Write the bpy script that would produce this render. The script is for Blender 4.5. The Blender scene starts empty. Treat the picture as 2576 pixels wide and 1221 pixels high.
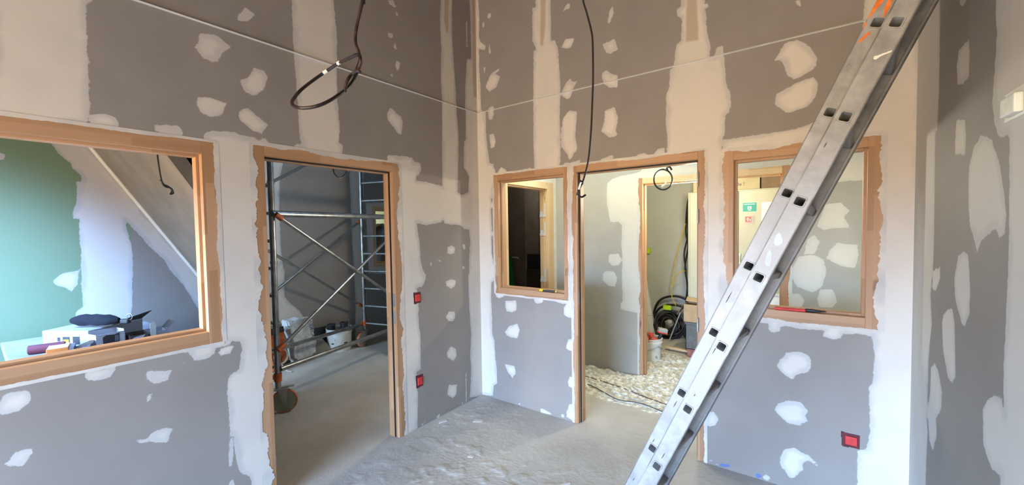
import bpy, bmesh, math, random
import numpy as np
from mathutils import Vector, Matrix, noise
random.seed(7)
sc = bpy.context.scene
col = sc.collection

# ------------------------------------------------------------------ camera
CAM = {'loc': [2.5037, -2.8832, 1.6], 'F': [-0.59235, 0.804825, -0.03714], 'R': [0.805627, 0.592213, -0.015749], 'U': [-0.00932, 0.039249, 0.999186], 'f': 1010.21}

cd = bpy.data.cameras.new('camera')
cam = bpy.data.objects.new('camera', cd); col.objects.link(cam)
R_, U_, F_ = Vector(CAM['R']), Vector(CAM['U']), Vector(CAM['F'])
m = Matrix.Identity(4)
for i in range(3):
    m[i][0], m[i][1], m[i][2], m[i][3] = R_[i], U_[i], -F_[i], CAM['loc'][i]
cam.matrix_world = m
cd.sensor_fit = 'HORIZONTAL'; cd.sensor_width = 36.0; cd.lens = 36.0 * CAM['f'] / 2576.0
cd.clip_start = 0.02
sc.camera = cam

# ------------------------------------------------------------------ view, world
sc.view_settings.view_transform = 'Standard'
sc.view_settings.look = 'None'
sc.view_settings.gamma = 1.0
sc.view_settings.use_curve_mapping = False
sc.view_settings.exposure = 0.0
sc.cycles.max_bounces = 10
sc.cycles.diffuse_bounces = 7
sc.cycles.glossy_bounces = 4
sc.cycles.sample_clamp_indirect = 4.0
sc.cycles.caustics_reflective = False
sc.cycles.caustics_refractive = False
world = bpy.data.worlds.new('sky'); sc.world = world; world.use_nodes = True
wn, wl = world.node_tree.nodes, world.node_tree.links
wn.clear()
wo = wn.new('ShaderNodeOutputWorld'); bg = wn.new('ShaderNodeBackground')
tc = wn.new('ShaderNodeTexCoord'); sp = wn.new('ShaderNodeSeparateXYZ'); cr = wn.new('ShaderNodeValToRGB')
mr = wn.new('ShaderNodeMapRange'); mr.inputs['From Min'].default_value = -1; mr.inputs['From Max'].default_value = 1
wl.new(tc.outputs['Generated'], sp.inputs[0]); wl.new(sp.outputs['Z'], mr.inputs['Value']); wl.new(mr.outputs[0], cr.inputs[0])
e = cr.color_ramp.elements
e[0].position = 0.0; e[0].color = (.31, .22, .11, 1)
e[1].position = 0.49; e[1].color = (.35, .25, .125, 1)
e2 = cr.color_ramp.elements.new(0.52); e2.color = (.58, .88, 1.36, 1)
e3 = cr.color_ramp.elements.new(1.0); e3.color = (.42, .77, 1.45, 1)
bg.inputs['Strength'].default_value = 48.0
wl.new(cr.outputs[0], bg.inputs[0]); wl.new(bg.outputs[0], wo.inputs[0])

def area(name, loc, direction, sx, sy, power, color=(1, 1, 1), portal=False, spread=180):
    ld = bpy.data.lights.new(name, 'AREA'); ld.shape = 'RECTANGLE'; ld.size = sx; ld.size_y = sy
    ld.energy = power; ld.color = color; ld.spread = math.radians(spread)
    o = bpy.data.objects.new(name, ld); col.objects.link(o)
    o.location = loc; o.rotation_euler = Vector(direction).to_track_quat('-Z', 'Y').to_euler()
    if portal: ld.cycles.is_portal = True
    return o
def point(name, loc, power, color, r):
    ld = bpy.data.lights.new(name, 'POINT'); ld.energy = power; ld.color = color; ld.shadow_soft_size = r
    o = bpy.data.objects.new(name, ld); col.objects.link(o); o.location = loc
    return o
# daylight through the glazed front of the main room (sky and ground seen through the opening)
area('front_opening_portal', (1.475, -6.18, 1.01), (0, 1, 0), 2.65, 1.88, 10, portal=True)
area('left_opening_portal', (-.02, -5.4, .99), (1, 0, 0), 1.15, 1.9, 10, portal=True)  # unseen side opening, added to brighten the right wall
# daylight and lamps of the other rooms, plus added unseen fills
area('side_room_rooflight', (-0.50, -3.30, 2.66), (-1.20, .42, -1.75),   .5, .6, 31, (.34, .64, 1.32), spread=62)
area('side_room_sill_fill', (-0.50, -4.30, 2.15), (.30, 1.95, -1.12), .4, .4, 5, (1.0, .95, .84), spread=34)  # unseen warm fill, added to brighten the big left window's sill and jamb
area('scaffold_room_daylight', (-2.25, -3.35, 1.6), (0.12, 1, -0.08), .8, 1.4, 110, (.50, .74, 1.0))
area('corridor_top_fill', (.95, .55, 2.58), (0, .18, -1), 1.5, .3, 24, (.92, 1.0, .90))  # added overhead fill that lifts the corridor walls
area('corridor_end_fill', (3.95, .60, 1.2), (-1, .05, -.12), .5, 1.2, 22, (.94, 1.0, .92))  # added fill in front of the closed right end of the corridor
point('dark_room_fill', (-.5, 1.9, 2.4), 8, (1.0, .85, .7), .08)  # added fill that keeps the dark room from going black
point('scaffold_room_lamp', (-0.45, 0.08, 1.52), 33, (1.0, .93, .76), .05)
point('store_room_bulb', (1.60, 1.47, 1.95), 58, (1.0, .93, .74), .06)
point('annex_lamp', (-3.6, 1.0, 2.2), 6, (1.0, .85, .45), .08)

POLYS = """
Lc -2791,2524 -2532,2641 -2519,2610 -2536,2586 -2540,2440 -2540,2321 -2545,2116 -2553,2078 -2670,2049 -2809,2080
Lc -2547,2116 -2514,2130 -2467,2130 -2454,2104 -2459,2072 -2535,2068 -2553,2091
Lc -2334,2114 -2296,2123 -2236,2129 -2223,2097 -2229,2071 -2292,2070 -2326,2086
Lc -2139,2613 -2095,2629 -2071,2634 -1994,2596 -2043,2547 -2058,2501 -2080,2487 -2133,2497 -2158,2540 -2144,2568
Lc -1922,2833 -1872,2820 -1917,2759 -1963,2749 -1958,2776
Lc -1890,2521 -1838,2515 -1820,2485 -1846,2403 -1896,2360 -1942,2369 -1962,2423 -1912,2471
Lc -2154,2291 -2114,2301 -2031,2288 -2051,2222 -2104,2199 -2144,2210 -2168,2256
Lc -1961,2276 -1930,2287 -1828,2212 -1863,2157 -1919,2169 -1974,2214 -1977,2243
Lc -1671,3113 -1671,2985 -1670,2755 -1658,2433 -1653,2190 -1641,2126 -1673,2135 -1698,2084 -1628,2075 -1447,2044 -1376,2053 -1369,2168 -1399,2183 -1386,2258 -1397,2500 -1385,2859 -1401,3103 -1401,3242
Lc -976,3289 -927,3310 -914,3282 -893,3274 -915,3259 -963,3266
Lc -908,3238 -887,3230 -885,3204 -902,3206
Lc -977,3052 -942,3059 -936,3033 -958,3016 -982,3025
Lc -934,2982 -916,3000 -903,2954 -934,2955
Lc -913,2874 -877,2868 -886,2818 -908,2794 -924,2830
Lc -973,2757 -948,2759 -953,2735 -971,2735
Lc -981,2509 -883,2455 -866,2423 -880,2324 -909,2323 -1011,2417 -1003,2464
Lc -435,3590 -437,3525 -454,3357 -444,3118 -457,2871 -447,2662 -455,2463 -312,2491 -275,2565 -276,2668 -278,2795 -300,3084 -312,3289 -303,3584 -301,3651
Lt -395,3608 -397,3542 -408,3375 -383,3271 -353,3290 -339,3568 -337,3635
Lc -447,2744 -461,2282 -469,1898 -288,1909 -263,2242 -257,2450 -276,2651 -292,2783
Lc -1018,2151 -850,2164 -787,2162 -768,2134 -709,2131 -694,2091 -712,2038 -746,2024 -753,1982 -659,1985 -457,1961 -459,2260 -457,2326 -263,2357 -265,2288 -292,1929 -235,1898 -175,1919 -76,1955 -87,1586 -149,1587 -210,1594 -260,1629 -342,1635 -444,1641 -466,1677 -482,1658 -571,1641 -656,1631 -757,1647 -741,1548 -732,1496 -726,1359 -708,1284 -673,1212 -684,1170 -713,1137 -774,1134 -756,1069 -755,931 -1055,985
Lc -1036,1265 -671,1227 -714,1135 -775,1129 -767,992 -756,812 -744,740 -749,465 -796,458 -785,255 -798,4 -904,-12 -1076,24
Lc -186,2392 -196,2228 -194,2146 -160,2115 -132,2070 -137,2022 -142,1950 -141,1587 -131,1473 -147,1353 -157,1150 -167,995 -159,825 118,774 165,2450
Lc -168,1174 -164,908 -153,748 -143,619 -163,402 -152,287 -166,132 -178,32 14,-11 278,-103 311,1125
Lc -79,3751 -81,3681 -71,3598 -69,3423 -68,3212 -70,3154 -130,3135 -139,3049 -157,2870 -162,2694 -161,2519 -167,2290 79,2325 122,3842
Lt -46,3766 -49,3431 -55,2986 -53,2808 94,2845 122,3842
Lc -130,3474 -113,3480 -114,3241 -129,3244
Lc -419,1444 -379,1452 -331,1434 -341,1383 -382,1372 -425,1388
Lc -240,1453 -200,1458 -198,1410 -224,1406 -232,1430
Lc -245,1260 -220,1263 -204,1221 -238,1236
Lc -451,1148 -388,1158 -324,1139 -342,1089 -390,1075 -445,1102
Lc -558,1344 -484,1333 -507,1321 -554,1334
Lc -623,1330 -607,1324 -614,1276 -622,1282
Lc -426,876 -353,870 -344,816 -377,780 -438,804 -458,837
Lc -404,573 -342,527 -337,465 -377,430 -448,480 -457,526
Lc -445,240 -341,208 -354,118 -397,106 -462,156
Lc -303,22 -269,29 -275,-1
Lc -591,19 -552,29 -562,1 -586,-5
Lc -766,26 -709,23 -749,4
Lc -228,278 -213,274 -221,0 -234,-3
Lc -2598,1010 -2550,1006 -2506,1006 -2508,983 -2525,961 -2570,957 -2597,970 -2601,991
Lc -2405,945 -2391,948 -2311,927 -2327,880 -2377,882 -2401,908
Lc -2398,842 -2384,839 -2393,811 -2410,799 -2403,829
Lc -2828,962 -2818,985 -2763,982 -2752,965 -2751,934 -2781,908 -2811,905 -2836,909 -2842,943
Lc -2829,710 -2792,753 -2758,741 -2753,725 -2786,683 -2819,699
Lc -2402,641 -2383,658 -2344,653 -2319,638 -2335,586 -2355,583 -2404,612 -2448,625 -2450,640 -2408,633
Lc -2281,1013 -2257,1033 -2163,1037 -2083,1034 -2049,1011 -2064,993 -2125,988 -2137,955 -2179,943 -2223,951 -2237,994 -2276,1008
Lc -2119,971 -2085,986 -2046,985 -2043,971 -2062,943 -2103,946
Lc -2287,932 -2247,962 -2241,956 -2284,935
Lc -2099,2132 -2000,2140 -1981,2132 -1901,2129 -1869,2110 -1864,2135 -1841,2134 -1801,2068 -1818,-9 -1988,87 -1987,176 -1991,226 -2038,273 -2052,329 -2063,439 -2063,487 -2076,499 -2081,543 -2079,665 -2086,721 -2082,774 -2071,819 -2048,838 -2022,845 -2015,918 -2004,951 -2014,998 -2099,1026 -2128,1088 -2164,1975 -2134,2111
Lc -2083,496 -2073,471 -2068,372 -2075,334 -2089,331 -2090,383
Lc -2092,254 -2072,257 -2068,199 -2099,217
Lc -1286,2098 -1266,2110 -1235,2080 -1237,2069 -1287,2071
Lc -1004,2116 -980,2129 -952,2088 -923,2072 -1000,2068
Rc -214,3863 41,3773 41,3702 49,3523 39,3367 56,3318 119,3269 107,3229 36,3261 40,3171 33,3102 47,2946 48,2767 51,2641 -248,2693
Rt -214,3863 20,3780 17,3444 0,3002 -17,2825 -243,2871
Rc -349,2778 45,2705 101,2663 105,2437 129,2262 128,2198 183,2185 200,2112 190,2056 167,1872 -375,1903
Rc -299,2312 132,2262 138,2199 177,2185 206,2123 219,2022 149,1980 140,1914 153,1836 215,1836 214,1789 144,1782 150,1674 153,1568 209,1559 208,1529 146,1527 146,1372 164,1288 218,1278 224,1194 199,1139 136,1092 122,810 -344,757
Rc -223,1144 123,1164 128,942 136,815 135,607 160,546 163,419 181,294 186,151 140,116 128,16 12,-3 -258,-119
Rc 665,3566 807,3515 809,3117 845,3109 873,3037 891,2722 881,2488 885,2299 883,2123 846,2064 632,2051 624,2336 628,2727 637,3075 665,3081 627,3168 632,3437 663,3433
Rt 711,3549 763,3531 759,3269 734,3087 704,3108
Rc 150,3540 178,3545 190,3514 167,3486 145,3507
Rc 83,3477 102,3493 107,3449 88,3427
Rc 152,3247 166,3271 179,3191 156,3176
Rc 87,3074 111,3075 100,3021
Rc 117,2918 165,2992 220,3014 274,3028 265,3003 219,2993 281,2951 235,2865 152,2843 107,2892
Rc 130,2689 168,2713 204,2697 199,2634 174,2582 137,2596
Rc 143,2460 195,2455 219,2385 196,2332 155,2333 146,2403
Rc 920,3311 955,3366 983,3351 982,3315 948,3320
Rc 938,3092 1021,3075 993,3016 958,3011 902,3035
Rc 1293,3105 1312,3201 1338,3212 1342,3169 1317,3103
Rc 1251,2963 1346,2978 1376,2894 1315,2876 1279,2897
Rc 1246,2750 1284,2766 1320,2727 1369,2710 1368,2619 1308,2630 1261,2671 1246,2715
Rc 897,2671 927,2733 976,2774 997,2742 1038,2739 1010,2697 989,2652 981,2623 946,2618 911,2644
Rc 886,2324 909,2470 966,2528 1038,2503 1027,2401 1019,2317 1032,2230 1046,2222 997,2173 997,2154 962,2133 941,2192 892,2248
Rc 1269,2467 1343,2484 1373,2391 1354,2314 1366,2266 1305,2261 1237,2320 1262,2386
Rc 217,2082 273,2150 334,2113 342,2064
Rc 445,2089 504,2104 594,2112 601,2087 553,2079 453,2068
Rc 883,2098 961,2109 1061,2126 1060,2080 933,2062
Rc 1222,2069 1229,2109 1322,2130 1341,2103 1279,2075
Rc 1488,2075 1511,2111 1562,2118 1595,2096 1622,2087 1584,2069
Rc 1633,2107 1660,2137 1702,2133 1707,2093 1638,2080
Rc 2021,2665 2022,2733 2063,2729 2067,2663
Rc 1810,3160 1948,3111 1958,3028 1981,3016 1979,2994 1953,3000 1967,2946 1967,2867 1977,2820 1993,2751 1986,2674 2067,2672 2076,2592 2081,2484 2103,2431 2111,2361 2099,2305 2077,2289 2073,2172 2062,2144 2056,2056 2061,1757 1951,1763 1931,2066 1854,2039 1718,2092 1723,2182 1711,2311 1715,2502 1734,2540 1739,2654 1764,2679 1780,2810 1810,2833 1815,2975 1790,2993 1785,3046 1810,3058
Rt 1844,3148 1911,3124 1921,2801 1839,2814
Rc 1940,2087 2071,2071 2075,990 1942,908
Rc 2691,1947 2969,1915 2976,1472 2818,1470 2815,1723
Rc 2064,2138 2199,2141 2259,2144 2318,2143 2445,2148 2506,2164 2636,2200 2727,2529 2737,2782 2788,2848 2946,2791 2963,1715 2796,1717 2792,2044 2760,2049 2446,2047 2200,2039 2065,2035
Rc 2331,2570 2351,2589 2387,2655 2449,2656 2509,2598 2540,2526 2533,2483 2503,2458 2435,2432 2400,2469 2376,2550 2360,2561
Rc 2345,2367 2451,2415 2522,2428 2548,2384 2534,2310 2498,2267 2402,2245 2341,2306
Rc 2431,2887 2462,2876 2461,2840 2439,2861
Rc 2788,1030 2790,980 2802,884 2796,725 2782,703 2789,460 2779,358 2739,332 2740,90 3033,204 3009,1696 2800,1707 2809,1033
Rc 2271,1023 2523,1032 2675,1034 2795,1040 2799,981 2719,983 2668,976 2665,951 2628,936 2582,953 2585,983 2475,978 2409,984 2380,980 2376,949 2350,938 2320,946 2315,987 2271,987
Rc 2398,823 2476,842 2517,824 2532,777 2518,729 2453,698 2445,673 2433,667 2386,702 2362,734 2377,778 2404,804
Rc 2349,458 2366,499 2413,535 2479,543 2516,502 2504,463 2519,432 2480,411 2484,394 2414,402 2367,442
Rc 2382,173 2403,232 2449,257 2506,235 2522,235 2570,190 2559,181 2523,204 2495,179 2495,139 2450,69 2433,67 2382,130
Rc 1965,260 1985,352 2016,360 2048,323 2026,271 1991,252
Rc 1991,13 2001,43 2017,28
Rc 2022,6 2042,19 2042,4
Rc 2290,18 2312,47 2333,28 2322,4
Rb 2249,21 2272,36 2290,29 2281,7 2259,3
Rb 2047,24 2112,37 2112,17 2052,5
Rc 177,1006 289,1011 279,971 229,951 190,963
Rc 413,998 441,996 431,977
Rc 487,1012 603,1015 576,975 513,980
Rc 603,1003 706,1002 697,958 645,942 611,957
Rc 756,1021 956,1015 933,974 877,966 781,988
Rc 297,934 421,950 420,862 372,837 305,842 291,894
Rc 282,644 331,705 427,744 453,683 424,610 349,607 301,623
Rc 270,351 391,351 403,291 360,236 313,281
Rc 901,943 917,966 1002,974 1001,864 931,860 900,880
Rc 916,622 937,681 1002,691 1001,580 920,594
Rc 930,328 949,375 995,377 994,279 935,287
Rc 914,69 938,139 996,161 994,6 913,26
Rc 657,31 683,38 770,16 767,4 665,-4
Rc 862,34 890,48 894,14 865,10
Rc 413,14 447,31 441,6
Rc 919,2117 1012,2107 999,898 949,893 911,996
Cc 926,3223 -414,2595 -414,2530 -429,2295 -431,2129 -418,1982 -385,1986 -392,1834 -407,1525 -399,1393 -368,1274 -401,1146 -379,1078 -359,982 -356,701 -374,666 -360,502 -360,336 532,-173
Cc -1053,2296 -1061,2195 -1074,2143 -1061,2024 -1051,1951 -1079,1878 -1109,1840 -1139,1829 -1172,1837 -1188,1816 -1194,1722 -1205,1550 -1205,1439 -1198,1271 -1196,1157 -1206,1067 -1189,1105 -1145,1093 -1081,1059 -1044,1014 -1060,906 -1131,872 -1199,886 -1199,815 -1569,1026 -1497,2089
Cc -896,1843 -969,1869 -1056,1842 -1114,1776 -1159,1682 -1184,1615 -1177,1560 -1140,1548 -1108,1575 -996,1537 -955,1491 -920,1541 -868,1593 -850,1701 -852,1782
Cc -691,2414 -781,2374 -736,2365 -706,2381
Cc -699,2224 -815,2223 -827,2166 -826,2093 -759,2086 -693,2102 -678,2176
Cc -687,1973 -793,1954 -813,1891 -804,1826 -748,1838 -680,1845 -683,1913
Cc -714,1384 -756,1473 -824,1495 -869,1484 -899,1371 -896,1282 -846,1230 -824,1232 -733,1311
Cc -577,1222 -645,1259 -698,1272 -734,1214 -749,1120 -762,1026 -722,992 -668,996 -589,1078 -565,1179
Cc -405,958 -464,993 -521,984 -589,914 -581,837 -507,774 -524,704 -465,613 -406,634 -373,712 -334,724 -398,839
Cc -401,1384 -514,1412 -518,1362 -459,1304 -391,1303
Vc 799,2109 903,2133 983,2139 1088,2149 1140,2188 1890,2176 1890,2040 1513,2049 1139,2055 1135,785 908,762 907,1056 905,1296 898,1402 906,1607 872,1641 775,1643 754,1751 734,1900 742,2061
Vc 901,1123 907,786 885,770 884,713 913,695 1097,674 1098,1133
Vc 758,1292 870,1302 904,1229 869,1175 799,1161 750,1210
Vc 684,1071 713,1106 813,1105 852,1040 826,944 755,938 681,1002
Vc 2608,1919 2736,1927 2868,1925 2932,2216 2605,2262
Vc 2568,1575 2621,1753 2717,1762 2770,1693 2739,1640 2777,1558 2677,1553 2612,1540
Vc 2480,1335 2507,1463 2546,1502 2586,1449 2570,1379 2553,1344
Vc 2393,1188 2445,1320 2548,1337 2615,1297 2632,1200 2606,1073 2540,1018 2436,1060 2400,1130
Vc 2657,1381 2700,1437 2763,1424 2824,1424 2830,1331 2811,1237 2744,1240 2680,1272 2631,1311
Vc 2389,999 2448,1004 2489,950 2472,891 2378,873 2371,990
Vc 2574,972 2595,1051 2672,1057 2705,956 2673,905 2586,903
Vc 1780,2376 2605,2262 2607,2043 2333,2048 1781,2062
Sg -2969,3476 -2026,4031 -2178,7 -3091,406
Sc -2531,2324 -2359,2345 -2332,2276 -1681,1200 -1519,896 -1707,929 -1803,1149 -1888,1286 -1932,1389 -1995,1466 -2096,1624 -2149,1712 -2139,1625 -2118,1508 -2114,1390 -2126,1190 -2132,1027 -2147,959 -2143,840 -2400,896 -2442,960 -2435,1035 -2397,1072 -2398,1224 -2393,1465 -2396,1574 -2392,1710 -2420,1715 -2423,1747 -2401,1834 -2393,1942 -2403,1985 -2369,1987 -2367,2031 -2407,2070 -2420,2111 -2468,2163 -2503,2236 -2517,2277
Sc -2533,1280 -2486,1326 -2412,1339 -2408,1304 -2416,1241 -2449,1188 -2477,1220 -2523,1246
Sc -2754,2144 -2712,2135 -2707,2121 -2716,2100 -2756,2092
Tc -853,2491 -496,2458 -541,2292 -562,1888 -564,1402 -537,1074 -559,681 -916,739
Tc -846,1148 -529,1118 -541,777 -473,680 -371,575 -299,451 -502,442 -872,439
Tc 399,2473 629,2460 597,1153 619,508 582,-602 381,-539 438,555 409,1542 407,2103
Tc 646,2001 791,2016 1123,2030 1086,889 667,952
"""
CABLES = {'c1': [(1.338, -2.088, 2.421), (1.336, -2.093, 2.344), (1.33, -2.099, 2.306), (1.323, -2.106, 2.267), (1.319, -2.111, 2.229), (1.32, -2.111, 2.201), (1.327, -2.107, 2.18), (1.34, -2.111, 2.154), (1.343, -2.11, 2.141), (1.33, -2.107, 2.128), (1.324, -2.113, 2.108), (1.314, -2.121, 2.084), (1.317, -2.145, 2.053), (1.322, -2.18, 2.02), (1.322, -2.219, 1.989), (1.303, -2.247, 1.973), (1.274, -2.268, 1.97), (1.236, -2.271, 1.981), (1.207, -2.266, 1.999), (1.183, -2.245, 2.026), (1.158, -2.212, 2.063), (1.149, -2.167, 2.108), (1.173, -2.135, 2.141), (1.23, -2.117, 2.163), (1.287, -2.113, 2.166), (1.315, -2.106, 2.171), (1.321, -2.097, 2.166), (1.318, -2.1, 2.144), (1.313, -2.108, 2.12), (1.342, -2.114, 2.107), (1.337, -2.121, 2.109), (1.319, -2.132, 2.096), (1.326, -2.15, 2.07), (1.322, -2.154, 2.052), (1.321, -2.156, 2.038)], 'c1w': [[(1.235, -2.115, 2.165), (1.223, -2.119, 2.161)], [(1.179, -2.131, 2.145), (1.168, -2.139, 2.137)]], 'c2': [(1.699, -1.251, 2.691), (1.707, -1.25, 2.587), (1.719, -1.243, 2.535), (1.736, -1.234, 2.456), (1.742, -1.232, 2.396), (1.745, -1.238, 2.24), (1.743, -1.244, 2.136), (1.74, -1.252, 2.015), (1.732, -1.263, 1.894), (1.72, -1.275, 1.825), (1.712, -1.283, 1.794), (1.709, -1.297, 1.798), (1.713, -1.297, 1.779), (1.698, -1.295, 1.756), (1.694, -1.298, 1.737)], 'c2b': [(1.715, -1.286, 1.79), (1.707, -1.297, 1.769), (1.701, -1.305, 1.749), (1.702, -1.299, 1.737), (1.709, -1.287, 1.728), (1.719, -1.268, 1.738)], 'c2w': [(1.713, -1.297, 1.791), (1.705, -1.304, 1.76)], 'c3': [(1.545, 0.665, 2.228), (1.546, 0.66, 2.11), (1.541, 0.655, 2.077), (1.546, 0.657, 2.06), (1.514, 0.656, 2.074), (1.486, 0.636, 2.069), (1.467, 0.603, 2.045), (1.46, 0.573, 2.01), (1.46, 0.566, 1.971), (1.467, 0.587, 1.937), (1.483, 0.621, 1.913), (1.508, 0.647, 1.903), (1.539, 0.656, 1.909), (1.566, 0.653, 1.929), (1.581, 0.654, 1.963), (1.579, 0.666, 2.002), (1.561, 0.679, 2.04), (1.536, 0.675, 2.066), (1.51, 0.648, 2.074), (1.489, 0.609, 2.063), (1.471, 0.578, 2.038), (1.459, 0.572, 2.004), (1.454, 0.589, 1.967), (1.462, 0.613, 1.934), (1.485, 0.627, 1.91), (1.518, 0.63, 1.901), (1.55, 0.633, 1.909), (1.571, 0.648, 1.933), (1.577, 0.673, 1.97), (1.571, 0.693, 2.011)], 'c3t': [(1.539, 0.641, 2.079), (1.56, 0.657, 2.092), (1.577, 0.668, 2.065)], 'c3w': [(1.545, 0.628, 1.967), (1.535, 0.619, 1.944), (1.511, 0.601, 1.924)], 'slope': [(-0.33, -2.254, 2.118), (-0.33, -2.254, 2.044), (-0.33, -2.249, 1.959), (-0.33, -2.24, 1.879), (-0.33, -2.227, 1.854), (-0.33, -2.202, 1.847), (-0.33, -2.193, 1.823), (-0.33, -2.203, 1.814)], 'slope2': [(-0.33, -2.246, 1.891), (-0.33, -2.232, 1.866), (-0.33, -2.212, 1.855), (-0.33, -2.199, 1.834), (-0.33, -2.207, 1.811)], 'hook': [(-1.2, -0.752, 2.2), (-1.2, -0.745, 2.162), (-1.2, -0.718, 2.13), (-1.2, -0.681, 2.118), (-1.2, -0.642, 2.141), (-1.2, -0.611, 2.184), (-1.2, -0.584, 2.21), (-1.2, -0.564, 2.316)], 'f1': [(0.454, 0.975, 0.022), (0.619, 0.93, 0.022), (0.765, 0.908, 0.022), (0.952, 0.87, 0.022), (1.108, 0.833, 0.022), (1.302, 0.767, 0.022), (1.514, 0.709, 0.022), (1.675, 0.653, 0.022)], 'f2': [(0.536, 0.82, 0.022), (0.706, 0.753, 0.022), (0.806, 0.723, 0.022), (0.938, 0.661, 0.022), (1.09, 0.58, 0.022), (1.186, 0.574, 0.022), (1.32, 0.606, 0.022), (1.52, 0.556, 0.022), (1.647, 0.513, 0.022)]}
LADDER = {'A': [2.7053, -1.2433, 2.1814], 'D': [-0.40218, -0.03004, -0.91507], 'N': [-0.91214, 0.09946, 0.39763], 'W': [0.07907, 0.99459, -0.0674]}

# ------------------------------------------------------------------ materials
MATS = {}
def _new(name):
    mt = bpy.data.materials.new(name); mt.use_nodes = True
    nt = mt.node_tree; nt.nodes.clear()
    out = nt.nodes.new('ShaderNodeOutputMaterial'); b = nt.nodes.new('ShaderNodeBsdfPrincipled')
    nt.links.new(b.outputs[0], out.inputs[0])
    MATS[name] = mt
    return mt, nt, b
def nd(nt, typ, **kw):
    n = nt.nodes.new(typ)
    for k, v in kw.items():
        if k.startswith('i_'): n.inputs[int(k[2:])].default_value = v
        else: setattr(n, k, v)
    return n
def tex(nt, scale, detail=3, rough=.55, coord='Object', scl=(1, 1, 1)):
    t = nd(nt, 'ShaderNodeTexCoord'); mp = nd(nt, 'ShaderNodeMapping'); mp.inputs['Scale'].default_value = scl
    n = nd(nt, 'ShaderNodeTexNoise'); n.inputs['Scale'].default_value = scale; n.inputs['Detail'].default_value = detail; n.inputs['Roughness'].default_value = rough
    nt.links.new(t.outputs[coord], mp.inputs[0]); nt.links.new(mp.outputs[0], n.inputs['Vector'])
    return n
def mixc(nt, fac, a, b):
    mx = nd(nt, 'ShaderNodeMix'); mx.data_type = 'RGBA'
    if hasattr(fac, 'links'): nt.links.new(fac, mx.inputs[0])
    else: mx.inputs[0].default_value = fac
    for s, v in ((6, a), (7, b)):
        if hasattr(v, 'links'): nt.links.new(v, mx.inputs[s])
        else: mx.inputs[s].default_value = (*v, 1)
    return mx.outputs[2]
def math_(nt, op, a, b=None, c=None):
    n = nd(nt, 'ShaderNodeMath'); n.operation = op
    for i, v in enumerate((a, b, c)):
        if v is None: continue
        if hasattr(v, 'links'): nt.links.new(v, n.inputs[i])
        else: n.inputs[i].default_value = v
    return n.outputs[0]
def smooth(nt, v, lo, hi, to0=0., to1=1.):
    n = nd(nt, 'ShaderNodeMapRange'); n.interpolation_type = 'SMOOTHSTEP'
    n.inputs['From Min'].default_value = lo; n.inputs['From Max'].default_value = hi
    n.inputs['To Min'].default_value = to0; n.inputs['To Max'].default_value = to1
    nt.links.new(v, n.inputs['Value']); return n.outputs[0]
def bump(nt, b, h, strength=.3, dist=.01):
    n = nd(nt, 'ShaderNodeBump'); n.inputs['Strength'].default_value = strength; n.inputs['Distance'].default_value = dist
    nt.links.new(h, n.inputs['Height']); nt.links.new(n.outputs[0], b.inputs['Normal'])
def simple(name, c, rough=.6, metal=0, var=.12, vs=9, bs=0, bst=.2, scl=(1, 1, 1), alpha=None):
    if name in MATS: return MATS[name]
    mt, nt, b = _new(name)
    n = tex(nt, vs, scl=scl)
    f = smooth(nt, n.outputs[0], .3, .7)
    lo = tuple(max(0, x * (1 - var)) for x in c); hi = tuple(min(1, x * (1 + var)) for x in c)
    nt.links.new(mixc(nt, f, lo, hi), b.inputs['Base Color'])
    b.inputs['Roughness'].default_value = rough; b.inputs['Metallic'].default_value = metal
    if bs:
        n2 = tex(nt, bs); bump(nt, b, n2.outputs[0], bst, .004)
    if alpha is not None:
        b.inputs['Transmission Weight'].default_value = alpha
    return mt
BOARD = (.282, .243, .212)
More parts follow.
